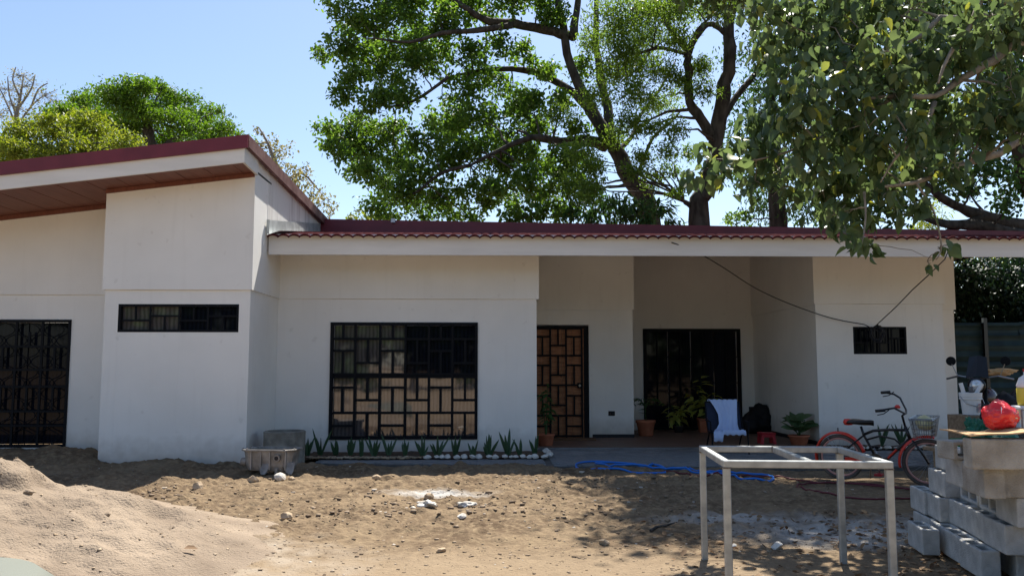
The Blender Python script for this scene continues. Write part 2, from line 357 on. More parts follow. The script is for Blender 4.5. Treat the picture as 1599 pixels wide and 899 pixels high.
def rockmesh(name, s, seed, flat=.7):
    "one rounded stone"
    import bmesh
    bm = bmesh.new(); bmesh.ops.create_icosphere(bm, subdivisions=2, radius=s)
    r = random.Random(seed); off = [Vector((r.uniform(-1, 1), r.uniform(-1, 1), r.uniform(-1, 1))).normalized() for _ in range(7)]
    for v in bm.verts:
        for i_, o in enumerate(off): v.co -= o * max(0, v.co.dot(o) - s * (.5 + .05 * i_))
        v.co *= 1 + r.uniform(-.05, .05); v.co.z *= flat
    me = bpy.data.meshes.new(name); bm.to_mesh(me); bm.free(); return me
def scatter(n, x0, x1, y0, y1, smin, smax, seed, accept=None):
    r = np.random.default_rng(seed); x = r.uniform(x0, x1, n); y = r.uniform(y0, y1, n)
    s = smin + (smax - smin) * r.random(n) ** 4
    k = np.ones(n, bool) if accept is None else accept(x, y, r)
    x, y, s = x[k], y[k], s[k]
    return np.stack([x, y, ground_h(x, y) + s * .05], 1), s
acc = lambda x, y, r: (y < pave_front(x) - .1) & (r.random(len(x)) < .15 + .85 * np.clip(fbm(x * .8, y * .8, 3, 31) * 2.6 - .8, 0, 1)) & ~((y > 11.9) & (x < -3.7))
p1, s1 = scatter(11000, -7.5, 4.2, 6.4, 12.3, .004, .026, 1, acc)
p2, s2 = scatter(4000, -4, 4.5, 4.4, 7.0, .004, .018, 2)
p3, s3 = scatter(2600, -4.6, 2.2, 7.6, 11.4, .010, .042, 9, acc); p3[:, 2] += s3 * .12
v, q = rock_arrays(len(p1) + len(p2) + len(p3), np.concatenate([p1, p2, p3]), np.concatenate([s1, s2, s3]), 5)
tag(link('loose_gravel', fast_mesh('loose_gravel', v, q), M['clods']), 'loose tan clods and gravel strewn over the dirt yard', 'gravel', kind='stuff')
# single stones that stand out
for i, (px, py, s, mk, lab) in enumerate([
    (437, 750, .085, 'stone_w', 'pale angular stone just in front of the cast metal housing'),
    (456, 753, .06, 'stone_t', 'small tan stone right of the pale angular stone by the housing'),
    (395, 752, .09, 'stone_t', 'tan stone at the shadow edge left of the cast metal housing'),
    (310, 765, .075, 'stone_t', 'tan clod near the shadow edge in front of the left block'),
    (446, 808, .07, 'stone_t', 'brownish stone alone on the dirt left of centre'),
    (670, 775, .06, 'stone_t', 'pale tan stone beside the white lime spill'),
    (588, 752, .06, 'stone_t', 'dark tan clod left of the white lime spill'),
    (721, 803, .05, 'stone_w', 'cream stone right below the two white scraps'),
    (688, 856, .045, 'stone_t', 'small dark brown stone on the pale track'),
    (943, 845, .05, 'stone_t', 'brown stone on bare dirt left of the steel frame'),
    (1212, 850, .06, 'stone_w', 'pale stone on the ground under the steel frame'),
    (1146, 851, .03, 'stone_w', 'tiny white stone beside the near left leg of the steel frame'),
    (271, 886, .05, 'stone_t', 'round brown stone at the foot of the sand pile')]):
    g = G(px, py); g.z = float(ground_h(np.array([g.x]), np.array([g.y]))[0]) + s * .3
    tag(link('stone', rockmesh('stone', s, i + 3), M[mk], loc=g), lab, 'stone', 'stones lying on the dirt')
paper_spots = []
for px, py, lab in ((668, 789, 'crumpled white scrap nearer the pale stone by the lime spill'), (730, 786, 'crumpled white scrap right of the lime spill')):
    g = G(px, py); g.z = float(ground_h(np.array([g.x]), np.array([g.y]))[0]) + .02
    paper_spots.append((g, lab, px))
# sand pile
sx = np.linspace(-8.5, -1.6, 300); sy = np.linspace(3.8, 9.4, 240); SX, SY = np.meshgrid(sx, sy)
def sand_h(X, Y):
    r = np.hypot((X + 4.75) * 1.0, (Y - 6.35) * 1.05) + (fbm(X * 1.3, Y * 1.3, 3, 41) - .45) * .5
    h = np.interp(r, [0, .55, 1.0, 1.25, 1.7, 2.1, 2.45, 2.8, 3.4], [.80, .74, .66, .47, .29, .18, .07, .0, -.10])
    h2 = np.interp(np.hypot(X + 6.6, Y - 6.7), [0, .6, 1.6, 2.6], [.95, .85, .30, -.1])
    h = np.maximum(h, h2)
    h = h - .10 * sstep(.3, .6, h) * sstep(.56, .50, fbm(X * 1.7 + 3, Y * 1.7, 3, 49)) - .05 * np.abs(fbm(X * 4.3, Y * 4.3, 3, 48) - .45) * 2 * sstep(0, .3, h)
    h = h + (fbm(X * 3.2, Y * 3.2, 4, 44) - .47) * .20 * sstep(-.02, .2, h) + (fbm(X * 11, Y * 11, 2, 45) - .4) * .045 * sstep(0, .1, h) * sstep(.35, .6, fbm(X * 1.1, Y * 1.1, 2, 46)) + (fbm(X * 22, Y * 22, 1, 47) - .25) * .014
    return h
SZ = sand_h(SX, SY); nsx = len(sx)
ii = (np.arange(len(sy) - 1)[:, None] * nsx + np.arange(nsx - 1)[None]).ravel()
M['sand'] = mat('sand', (.20, .155, .115), (.32, .252, .187), scale=2.2, rough=1, bump=1, bscale=55, spec=.1, lo=.3, hi=.7)
tag(link('sand_pile', fast_mesh('sand_pile', np.stack([SX.ravel(), SY.ravel(), SZ.ravel()], 1), np.stack([ii, ii + 1, ii + nsx + 1, ii + nsx], 1)), M['sand'], smooth=True),
    'large heap of pale beige sand in the left foreground', 'sand pile')
for i, (x, y, s) in enumerate([(-3.62, 6.35, .04), (-3.95, 6.05, .05), (-3.35, 6.3, .025), (-3.05, 6.4, .025)]):
    z = float(sand_h(np.array([x]), np.array([y]))[0])
    tag(link('sand_clod', rockmesh('sand_clod', s, 60 + i, .8), M['sand'], loc=(x, y, z + s * .2)), ['sand clump on the crest of the sand pile', 'large sand clump on the left flank of the pile', 'small sand clump low on the pile crest', 'smallest sand clump on the right slope of the pile'][i], 'sand clump')
r_ = np.random.default_rng(91); xs_ = r_.uniform(-6.5, -1.9, 2600); ys_ = r_.uniform(4.3, 7.6, 2600); ss_ = .003 + .014 * r_.random(2600) ** 5
v, q = rock_arrays(2600, np.stack([xs_, ys_, np.maximum(sand_h(xs_, ys_), ground_h(xs_, ys_)) + .001], 1), ss_, 92)
tag(link('sand_grit', fast_mesh('sand_grit', v, q), M['stone_t']), 'coarse grit sprinkled over the sand pile', 'gravel', kind='stuff')
# upturned tub at the very corner
tub = MB().lathe([(.66, .0), (.70, .03), (.66, .06), (.62, .28), (.52, .36), (.25, .395), (.02, .40)], 40).build('upturned_tub', mat('grey_green_plastic', (.15, .16, .135), rough=.7), loc=(-2.95, 4.25, 0), smooth=True)
tag(tub, 'pale grey upturned plastic tub at the foot of the sand pile', 'tub')

# ---------------------------------------------------------------- house
house = tag(empty('house', (0, 12, 0), HR), 'single storey white house with red roof, porch and black window grilles', 'house')
def hb(name, m, *a, **k): return bx(name, M[m], house, *a, **k)
BZ = 2.53
# left recessed wall with the ornate grille opening (x -8.0..-6.87)
hb('wall', 'wall', -9.2, -8.55, 1.2, 1.38, -.3, BZ)
hb('wall', 'wall', -6.86, -5.70, 1.2, 1.38, -.3, BZ)
hb('wall', 'wall', -8.55, -6.86, 1.203, 1.38, 2.14, BZ - .002)
hb('window_sill_wall', 'wall', -8.55, -6.86, 1.19, 1.38, -.3, .17)
YF = .03
def slope_top(x): return 3.85 + (x + 7.14) * .1217          # underside of the high roof
def gable(name, x0, x1, y0, y1, z0, m='wall'):
    mb = MB(); zs = [slope_top(x0) + .27 - (y0 + .4) * YF, slope_top(x1) + .27 - (y0 + .4) * YF]; ze = [z_ - (y1 - y0) * YF for z_ in zs]
    vs_ = [(x0, y0, z0), (x1, y0, z0), (x1, y1, z0), (x0, y1, z0), (x0, y0, zs[0]), (x1, y0, zs[1]), (x1, y1, ze[1]), (x0, y1, ze[0])]
    mb.add(vs_, [(3, 2, 1, 0), (4, 5, 6, 7), (0, 1, 5, 4), (1, 2, 6, 5), (2, 3, 7, 6), (3, 0, 4, 7)])
    return mb.build(name, M[m], house)
gable('upper_band', -9.2, -5.7, 1.17, 1.38, BZ)
# projecting block: front face with window opening
bwx0, bwx1, bwz0, bwz1 = -5.75, -4.0, 1.91, 2.32
hb('wall', 'wall', -5.95, bwx0, .3, 5.2, -.4, BZ); hb('wall', 'wall', bwx1, -3.84, .3, 5.2, -.4, BZ)
hb('wall', 'wall', bwx0, bwx1, .302, .5, -.4, bwz0); hb('wall', 'wall', bwx0, bwx1, .302, .5, bwz1, BZ - .002)
gable('upper_band', -5.98, -3.81, .265, 5.2, BZ)
# main wall with large window
wx0, wx1, wz0, wz1 = -2.96, -.52, .22, 2.14
hb('wall', 'wall', -3.838, wx0, 1.9, 2.06, -.3, BZ); hb('wall', 'wall', wx1, .46, 1.9, 2.06, -.3, BZ)
hb('wall', 'wall', wx0, wx1, 1.902, 2.06, -.3, wz0); hb('wall', 'wall', wx0, wx1, 1.902, 2.06, wz1, BZ - .002)
hb('wall', 'wall', .30, .462, 2.06, 4.5, -.3, BZ)
def roofz(y): return 3.36 + (y - 1.0) * .158      # underside line of main roof
def band(x0, x1, y0, y1, m='wall'):
    z0, z1 = roofz(y0) - .03, roofz(y1) - .03
    MB().add([(x0, y0, BZ), (x1, y0, BZ), (x1, y1, BZ), (x0, y1, BZ), (x0, y0, z0), (x1, y0, z0), (x1, y1, z1), (x0, y1, z1)],
             [(3, 2, 1, 0), (4, 5, 6, 7), (0, 1, 5, 4), (1, 2, 6, 5), (2, 3, 7, 6), (3, 0, 4, 7)]).build('upper_band', M[m], house)
band(-3.81, .50, 1.87, 2.06); band(.30, .497, 2.06, 4.5)
# door wall
hb('wall', 'wall', 1.64, 2.52, 4.5, 4.66, -.1, BZ); hb('wall', 'wall', .462, 1.64, 4.502, 4.66, 2.23, BZ - .002)
hb('wall', 'wall', 2.37, 2.518, 4.66, 6.4, -.1, BZ)
band(.497, 2.55, 4.47, 4.66); band(2.37, 2.548, 4.66, 6.4)
# porch back wall with sliding door
hb('wall', 'wall', 2.52, 3.07, 6.4, 6.56, -.1, BZ + .01); hb('wall', 'wall', 5.24, 5.62, 6.4, 6.56, -.1, BZ + .01); hb('wall', 'wall', 3.07, 5.24, 6.402, 6.56, 2.24, BZ + .008)
band(2.548, 5.60, 6.395, 6.56)
# right block
rx0, rx1, rz0, rz1 = 6.20, 7.17, 1.63, 2.12
hb('wall', 'wall', 5.53, rx0, 2.8, 6.7, -.3, BZ); hb('wall', 'wall', rx1, 7.85, 2.8, 6.0, -.3, BZ)
hb('wall', 'wall', rx0, rx1, 2.802, 3.0, -.3, rz0); hb('wall', 'wall', rx0, rx1, 2.802, 3.0, rz1, BZ - .002)
band(5.50, 7.88, 2.77, 6.7)
hb('wall', 'wall', 7.85, 8.90, 4.3, 4.46, -.3, BZ); band(7.88, 8.93, 4.27, 4.46)
hb('wall', 'wall', 8.75, 8.898, 4.46, 7.0, -.3, BZ)
# baseboards and outlets
hb('baseboard', 'base', 1.70, 2.523, 4.485, 4.5, 0, .085); hb('baseboard', 'base', 5.515, 5.53, 2.83, 6.38, 0, .085); hb('baseboard', 'base', 5.26, 5.50, 6.385, 6.4, 0, .085)
for x, y, z in ((2.08, 4.5, .49), (5.46, 6.4, .48)):
    o = hb('power_outlet', 'black', x - .065, x + .065, y - .015, y, z - .045, z + .045, bevel=.006)
    for dx in (-.03, .03): bx('socket', M['darkpot'], o, x + dx - .018, x + dx + .018, y - .018, y - .0152, z - .02, z + .02)
# back shell so no light leaks
hb('rear_wall', 'wall', -9.2, 8.9, 9.0, 9.15, -.3, 4.0); hb('rear_wall', 'wall', -9.2, -9.05, 1.38, 9.0, -.3, 3.6)

# --- high roof over the left part
rf = empty('high_roof'); rf.parent = house
def slab(name, m, parent, x0, x1, y0, y1, dz0, dz1, yfall=0, zf=slope_top, **k):
    mb = MB(); q = []
    for dz in (dz0, dz1):
        for (x, y) in ((x0, y0), (x1, y0), (x1, y1), (x0, y1)): q.append((x, y, zf(x) + dz - (y + .4) * yfall))
    mb.add(q, [(3, 2, 1, 0), (4, 5, 6, 7), (0, 1, 5, 4), (1, 2, 6, 5), (2, 3, 7, 6), (3, 0, 4, 7)])
    return mb.build(name, M[m], parent, **k)
YF = .03
slab('fascia', 'fascia', rf, -9.6, -3.77, -.43, -.40, .0, .235, 0)
slab('roof_edge', 'red', rf, -9.6, -3.72, -.47, -.432, .20, .385, 0)
slab('roof_sheet', 'red', rf, -9.6, -3.768, -.40, 5.4, .30, .385, YF)
slab('side_fascia', 'fascia', rf, -3.80, -3.77, -.40, .262, .0, .30, YF)
slab('side_edge', 'oldred', rf, -3.765, -3.715, -.425, 5.4, .215, .39, YF)
sof = empty('soffit'); sof.parent = house
x = -9.5; k = 0
while x < -3.82:
    x2 = min(x + .205, -3.805)
    slab('plank', 'soffit', sof, x + .004, x2 - .004, -.398, 1.168 if x2 < -5.97 else .262, .012 + (k % 2) * .003, .03, 0)
    x += .205; k += 1
slab('backing', 'base', sof, -9.5, -3.805, -.396, 1.166, .031, .06, 0)
slab('trim', 'soffit', sof, -9.2, -5.985, 1.12, 1.166, -.05, .011, 0); slab('trim', 'soffit', sof, -5.975, -3.815, .225, .262, -.045, .011, 0)
# parapet side wall above the low roof, stained by run-off
def parapet():
    mb = MB(); mb.add([(-3.806, 1.0, 3.2), (-3.806, 5.2, 3.6), (-3.806, 5.2, slope_top(-3.8) + .24 - .17), (-3.806, 1.0, slope_top(-3.8) + .24 - .04),
                       (-3.86, 1.0, 3.2), (-3.86, 5.2, 3.6), (-3.86, 5.2, slope_top(-3.8) + .07), (-3.86, 1.0, slope_top(-3.8) + .20)],
                      [(0, 1, 2, 3), (7, 6, 5, 4), (0, 3, 7, 4), (1, 5, 6, 2), (3, 2, 6, 7), (0, 4, 5, 1)])
    mb.build('parapet_wall', M['stainwall'], house)
parapet()
# --- main low roof
mr_ = empty('low_roof'); mr_.parent = house
RX0, RX1 = -3.78, 11.5
bx('fascia', M['fascia'], mr_, RX0, RX1, 1.0, 1.03, 3.15, 3.475)
def corr_roof():
    # barrel-tile profile sheet, ridges running up the slope
    n = int((RX1 - RX0) / .165); mb = MB(); S = 6; xs = []; zs = []
    for i in range(n):
        for j in range(S):
            t = j / S; xs.append(RX0 + (i + t) * .165); zs.append(.034 * abs(math.sin(math.pi * t)) ** .7)
    ys = [.90, 1.3, 1.31, 1.72, 1.73, 2.6, 5.0]; lift = [0, .0, .02, .02, .04, .04, .04]
    V = []
    for y, l in zip(ys, lift): V += [(x, y, roofz(y) + .135 + z + l - (0.06 if y > 1 else .05)) for x, z in zip(xs, zs)]
    m = len(xs); f = [(a * m + i, a * m + i + 1, (a + 1) * m + i + 1, (a + 1) * m + i) for a in range(len(ys) - 1) for i in range(m - 1)]
    mb.add(V, f)
    # underside lip thickness
    V2 = [(x, .90, roofz(.9) + .085 + z - .03) for x, z in zip(xs, zs)] + [(x, .90, roofz(.9) + .085 + z) for x, z in zip(xs, zs)]
    mb.add(V2, [(i, i + 1, m + i + 1, m + i) for i in range(m - 1)])
    return mb.build('tile_sheet', M['tile'], mr_, smooth=True)
corr_roof()
MB().add([(RX0, 1.0, 3.36), (RX1, 1.0, 3.36), (RX1, 9.1, roofz(5.0)), (RX0, 9.1, roofz(5.0)), (RX0, 1.03, 3.40), (RX1, 1.03, 3.40), (RX1, 5, roofz(5) + .04), (RX0, 5, roofz(5) + .04)],
         [(4, 5, 6, 7)]).build('ceiling_board', M['fascia'], mr_)
bx('rear_roof', M['red'], mr_, RX0, RX1, 5.06, 9.1, 4.06, 4.10)
MB().add([(-3.8, 4.98, 4.06), (11.4, 4.98, 4.0), (11.4, 5.05, 4.0), (-3.8, 5.05, 4.06), (-3.8, 4.98, 4.42), (11.4, 4.98, 4.22), (11.4, 5.05, 4.22), (-3.8, 5.05, 4.42)],
         [(3, 2, 1, 0), (4, 5, 6, 7), (0, 1, 5, 4), (1, 2, 6, 5), (2, 3, 7, 6), (3, 0, 4, 7)]).build('ridge_flashing', M['red'], mr_)
# stepped galvanised flashing
for i, (y0, y1) in enumerate(((.92, 2.2), (2.2, 3.6), (3.6, 4.96))):
    MB().add([(-3.79, y0, roofz(y0) + .10), (-3.79, y1, roofz(y1) + .10), (-3.79, y1, roofz(y1) + .33), (-3.79, y0, roofz(y0) + .33),
              (-3.60, y0, roofz(y0) + .165), (-3.60, y1, roofz(y1) + .165)], [(0, 1, 2, 3), (0, 4, 5, 1)]).build('wall_flashing', M['galv'], mr_)
MB().box(-3.792, -3.75, .89, .915, 3.46, 3.68).build('flashing_end', M['galv'], mr_)
bx('bird_box', M['white'], mr_, -2.35, -2.27, 4.90, 4.975, 4.34, 4.42)

# --- grilles
def bars(parent, segs, y, t=.022, d=.02, name='bar', m='black'):
    for (xa, za, xb, zb) in segs:
        if abs(xa - xb) < 1e-6: MB().box(xa - t / 2, xa + t / 2, y - d / 2 - .001, y + d / 2 + .001, min(za, zb), max(za, zb)).build(name, M[m], parent)
        else: MB().box(min(xa, xb), max(xa, xb), y - d / 2, y + d / 2, za - t / 2, za + t / 2).build(name, M[m], parent)
def frame(parent, x0, x1, z0, z1, y0, y1, t=.05, m='black'):
    for a in ((x0, x0 + t, z0, z1), (x1 - t, x1, z0, z1), (x0 + t, x1 - t, z0, z0 + t), (x0 + t, x1 - t, z1 - t, z1)):
        MB().box(a[0], a[1], y0, y1, a[2], a[3]).build('frame', M[m], parent)
def part(name): o = empty(name); o.parent = house; return o
def pane(parent, x0, x1, z0, z1, y, m='glass', tilt=0):
    return MB().box(x0, x1, y, y + .006, z0, z1).build('pane', M[m], parent)
# main window, coordinates traced from its weave pattern (u,v in a 980 x 785 grid)
w = part('main_window')
frame(w, wx0, wx1, wz0, wz1, 1.875, 1.96, .05)
U = lambda u: wx0 + (u - 70) / 985 * (wx1 - wx0)
Vv = lambda v: wz1 - (v - 55) / 785 * (wz1 - wz0)
cols = [70, 235, 400, 570, 728, 885, 1055]; seg = []
for c in cols[1:-1]: seg.append((U(c), wz0 + .05, U(c), wz1 - .05))
for v_ in (167, 405, 425, 665): seg.append((wx0 + .05, Vv(v_), wx1 - .05, Vv(v_)))
for i in range(6):
    a, b = cols[i], cols[i + 1]; mid = (a + b) / 2
    if i % 2 == 0:
        seg += [(U(mid), Vv(167), U(mid), Vv(70)), (U(a), Vv(248), U(b), Vv(248)), (U(mid), Vv(405), U(mid), Vv(248)),
                (U(a), Vv(495), U(b), Vv(495)), (U(mid), Vv(665), U(mid), Vv(495)), (U(a), Vv(750), U(b), Vv(750))]
    else:
        seg += [(U(mid), Vv(330), U(mid), Vv(167)), (U(a), Vv(330), U(b), Vv(330)), (U(mid), Vv(580), U(mid), Vv(425)), (U(a), Vv(580), U(b), Vv(580)), (U(mid), Vv(820), U(mid), Vv(665))]
bars(w, seg, 1.91, .037, .022)
xm = U(570)
for (a, b, c, d, m_, y_) in ((wx0 + .05, xm, Vv(415), wz1 - .05, 'glass', 1.965), (xm, wx1 - .05, Vv(415), wz1 - .05, 'glass_dark', 1.985), (wx0 + .05, xm, wz0 + .05, Vv(415), 'glass', 1.975), (xm, wx1 - .05, wz0 + .05, Vv(415), 'glass', 1.97)):
    pane(w, a + .002, b - .002, c + .002, d - .002, y_, m_)
bx('mullion', M['black'], w, xm - .02, xm + .02, 1.935, 1.962, wz0 + .05, wz1 - .05); bx('transom', M['black'], w, wx0 + .05, wx1 - .05, 1.937, 1.96, Vv(415) - .03, Vv(415) + .03)
def small_window(name, x0, x1, z0, z1, y, m_='glass', n=4, m2=None):
    w = part(name); frame(w, x0, x1, z0, z1, y - .02, y + .07, .035)
    cw = (x1 - x0 - .07) / n; seg = []; h = z1 - z0
    for i in range(n):
        a = x0 + .035 + i * cw; b = a + cw
        if i: seg.append((a, z0 + .035, a, z1 - .035))
        if i % 2 == 0: zz = z1 - .58 * h; seg += [(a, zz, b, zz), ((a + b) / 2, zz, (a + b) / 2, z1 - .035)]
        else: zz = z1 - .42 * h; seg += [(a, zz, b, zz), ((a + b) / 2, z0 + .035, (a + b) / 2, zz)]
    bars(w, seg, y + .01, .026, .018)
    xm = (x0 + x1) / 2
    pane(w, x0 + .035, xm - .003, z0 + .035, z1 - .035, y + .06, m_); pane(w, xm + .003, x1 - .035, z0 + .035, z1 - .035, y + .075, m2 or m_)
    return w
small_window('strip_window', bwx0, bwx1, bwz0, bwz1, .32, 'glass', 4, 'glass_dark')
small_window('bathroom_window', rx0, rx1, rz0, rz1, 2.82, 'glass_dark', 4)
# ornate grille window at far left
w = part('ornate_grille_window'); lx0, lx1, lz0, lz1 = -8.55, -6.86, .17, 2.14
frame(w, lx0, lx1, lz0, lz1, 1.185, 1.25, .045)
cw = (lx1 - lx0 - .09) / 4; seg = []
for i in range(1, 4): seg.append((lx0 + .045 + i * cw, lz0 + .045, lx0 + .045 + i * cw, lz1 - .045))
for z in (1.72, 1.10, .72, .50): seg.append((lx0 + .045, z, lx1 - .045, z))
for i in range(4):
    a = lx0 + .045 + i * cw; seg.append((a + cw / 2, .72, a + cw / 2, 1.10)); seg.append((a + cw * .5, 1.72, a + cw * .5, 1.36 if i % 2 else 1.95)); seg.append((a, 1.36, a + cw, 1.36))
bars(w, seg, 1.215, .034, .022)
pw = .19; ns = int((lx1 - lx0) / pw)
for i in range(ns):
    s_ = 1 if i % 2 else -1; pts = []
    for j in range(61):
        z = lz0 + .05 + (lz1 - lz0 - .1) * j / 60; ph = 2 * math.pi * z / .33
        cshape = math.copysign(abs(math.cos(ph)) ** .7, math.cos(ph))
        pts.append((lx0 + .045 + (i + .5) * pw + s_ * (pw / 2 - .004) * cshape, 1.238, z))
    MB().tube(pts, .008, 5).build('lattice_strand', M['tube'] if False else M['black'], w)
pane(w, lx0 + .045, (lx0 + lx1) / 2 + .14, lz0 + .045, lz1 - .045, 1.29, 'glass_dark'); pane(w, (lx0 + lx1) / 2 + .06, lx1 - .045, lz0 + .045, lz1 - .045, 1.31, 'glass_dark')
# front door
d = part('front_door'); dx0, dx1, dz1 = .47, 1.63, 2.21
for i in range(5): bx('door_plank', M['wood'], d, dx0 + .02 + i * .205, dx0 + .02 + i * .205 + .201, 4.545, 4.585, .02, dz1 - .06)
bx('door_frame', M['black'], d, dx1 - .09, dx1, 4.48, 4.6, 0, dz1); bx('door_frame', M['black'], d, dx0, dx1 - .09, 4.482, 4.6, dz1 - .05, dz1 - .001)
bx('frame_reveal', M['wood'], d, dx1 - .125, dx1 - .092, 4.50, 4.59, 0.01, dz1 - .052)
UX = lambda u: 1.5 - (335 - u) / 113 * .312; VZ = lambda v: 2.18 - (v - 90) / 730 * 2.14
seg = [(UX(108), .02, UX(108), 2.18), (UX(222), .02, UX(222), 2.18), (UX(335), .02, UX(335), 2.18), (UX(-3), .02, UX(-3), 2.18)]
for v_ in (98, 280, 478, 680, 815): seg.append((UX(-3), VZ(v_), UX(335), VZ(v_)))
tops = [98, 280, 478, 680]
for t0, t1, bB, bC in zip(tops, [280, 478, 680, 815], (212, 410, 612, None), (153, 345, 548, 750)):
    seg.append((UX(165), VZ(bB or t1), UX(165), VZ(t0)))
    if bB: seg.append((UX(108), VZ(bB), UX(222), VZ(bB)))
    for a, b in ((222, 335), (-3, 108)):
        seg.append((UX(a), VZ(bC), UX(b), VZ(bC)))
        if t0 != 680: seg.append((UX((a + b) / 2), VZ(t1), UX((a + b) / 2), VZ(bC)))
bars(d, seg, 4.50, .034, .024)
bx('lock_box', M['black'], d, 1.405, 1.49, 4.475, 4.488, .98, 1.09); MB().lathe([(.022, 0), (.026, .008), (.02, .016)], 12).build('door_knob', M['chrome'], d, loc=(1.452, 4.474, 1.035), rot=(math.pi / 2, 0, 0))
tag(bx('door_mat', M['mat'], None, -.45, .45, -.22, .22, 0, .018, loc=HL(1.25, 4.1, .022), rot=(0, 0, HR), bevel=.005), 'brown fibre door mat in front of the wooden door', 'door mat')
# sliding door with dark glass
d = part('sliding_door'); frame(d, 3.07, 5.24, .03, 2.24, 6.37, 6.47, .06)
for i in range(4):
    a = 3.13 + i * .5125
    pane(d, a + .02, a + .49, .09, 2.18, 6.45 + .01 * (i % 2), 'glass_dark')
    bx('stile', M['black'], d, a - .012 if i else a, a + .022, 6.425, 6.448, .09, 2.18)
seg = []
for i in range(1, 8): seg.append((3.13 + i * .256, .09, 3.13 + i * .256, 2.18))
for i in range(8):
    a = 3.13 + i * .256
    for z in ((.45, 1.05, 1.62) if i % 2 else (.75, 1.35, 1.9)): seg.append((a, z, a + .256, z))
bars(d, seg, 6.405, .02, .018)

# ---------------------------------------------------------------- porch floor, paving, planting bed
def fl(name, poly, z0, z1, m, **k):
    mb = MB(); n = len(poly); W = [HL(x, y) for x, y in poly]
    return mb.prism([(p.x, p.y) for p in W], z1 - z0).build(name, m, loc=(0, 0, z0), **k)
m = mat('porch_tile', (.17, .075, .045), (.24, .11, .07), scale=4, rough=.6)
n = m.node_tree; bt = n.nodes.new('ShaderNodeTexBrick'); bt.offset = 0; bt.inputs['Scale'].default_value = 3; bt.inputs['Brick Width'].default_value = 1; bt.inputs['Row Height'].default_value = 1; bt.inputs['Mortar Size'].default_value = .015
bt.inputs['Color1'].default_value = (.155, .095, .072, 1); bt.inputs['Color2'].default_value = (.185, .115, .088, 1); bt.inputs['Mortar'].default_value = (.12, .09, .075, 1)
n.links.new(n.nodes['Texture Coordinate'].outputs['Object'], bt.inputs['Vector']); n.links.new(bt.outputs[0], n.nodes['Principled BSDF'].inputs['Base Color'])
tag(fl('porch_floor', [(.462, 2.5), (5.53, 2.5), (5.53, 6.4), (2.52, 6.4), (2.52, 4.5), (.462, 4.5)], -.1, .02, m), kind='structure')
pv = tag(fl('paving', [(-2.85, .50), (.9, .02), (4.1, -.10), (8.6, -.18), (8.6, 2.78), (5.4, 2.495), (.5, 2.495), (.5, .95), (-2.85, .95)], -.12, -.012, M['joint']), kind='structure')
pm = MB().box(-.0965, .0965, -.0465, .0465, 0, .018).mesh('paver'); pm.materials.append(M['paver'])
cands = []
yy = -.16; row = 0
while yy < 2.45:
    xx = -2.8 + (row % 2) * .1
    while xx < 8.4:
        front = float(np.interp(xx, [-2.85, .9, 4.1, 8.6], [.5, .02, -.10, -.18]))
        if yy > front + .05 and ((xx < .5 and yy < .87) or xx >= .62):
            if not (5.45 < xx and yy > 2.0): cands.append((xx, yy))
        xx += .2
    yy += .1; row += 1
cands.sort(key=lambda c: (c[1] > 1.5, abs(c[0] - 1.5) + c[1]))
rest = MB()
for i, (xx, yy) in enumerate(cands):
    dz = random.uniform(-.003, .004)
    if i < 300:
        o = bpy.data.objects.new('paver', pm); COL.objects.link(o); o.parent = pv; wp = HL(xx, yy, .11 + dz - .002)
        o.location = wp; o.rotation_euler = (random.uniform(-.01, .01), random.uniform(-.01, .01), HR + random.uniform(-.015, .015))
    else:
        wp = HL(xx, yy, .108 + dz); rest.box(-.0965, .0965, -.0465, .0465, 0, .018, Matrix.Translation(wp) @ Matrix.Rotation(HR, 4, 'Z'))
o = rest.build('more_pavers', M['paver'], pv); o['kind'] = 'stuff'
kb = tag(fl('porch_kerb', [(.5, 2.44), (5.5, 2.44), (5.5, 2.499), (.5, 2.499)], -.1, .023, M['paver']), kind='structure')
def bedmesh(x0, x1, y0, y1, seed):
    xs = np.linspace(x0, x1, 60); ys = np.linspace(y0, y1, 14); X, Y = np.meshgrid(xs, ys)
    Z = .02 + (fbm(X * 5, Y * 5, 3, seed) - .4) * .07
    pts = [HL(a, b, c) for a, b, c in zip(X.ravel(), Y.ravel(), Z.ravel())]
    ii = (np.arange(13)[:, None] * 60 + np.arange(59)[None]).ravel()
    return fast_mesh('soil_bed', np.array([tuple(p) for p in pts]), np.stack([ii, ii + 1, ii + 61, ii + 60], 1))
tag(link('planting_bed', bedmesh(-3.2, .56, .86, 1.95, 3), M['soil'], smooth=True), kind='structure')
tag(link('planting_bed', bedmesh(5.6, 7.9, 2.1, 2.82, 4), M['soil'], smooth=True), kind='structure')
def border(name, pts, label, s=.06, seed=0):
    root = tag(empty(name, HL(pts[0][0], pts[0][1])), label, 'stone border'); r = random.Random(seed)
    meshes = [rockmesh('white_stone', s, seed + k, .75) for k in range(6)]
    for me_ in meshes: me_.materials.append(M['stone_w'])
    for a, b in zip(pts[:-1], pts[1:]):
        L = math.hypot(b[0] - a[0], b[1] - a[1]); k = 0
        while k < L:
            t = k / L; p = HL(a[0] + (b[0] - a[0]) * t + r.uniform(-.02, .02), a[1] + (b[1] - a[1]) * t + r.uniform(-.025, .025), .05) - root.location
            o = bpy.data.objects.new('white_stone', r.choice(meshes)); COL.objects.link(o); o.parent = root; o.location = p
            sc = r.uniform(.7, 1.25); o.scale = (sc * 1.15, sc * .9, sc * r.uniform(.7, 1)); o.rotation_euler.z = r.uniform(-.5, .5); k += .105 * sc
border('stone_edging', [(-1.25, .84), (.52, .84), (.62, 1.1), (.60, 1.9)], 'row of white stones edging the bed below the large window', .05, 3)
border('stone_edging', [(5.75, 2.08), (7.7, 2.08)], 'row of white stones edging the bed behind the bicycle', .06, 9)
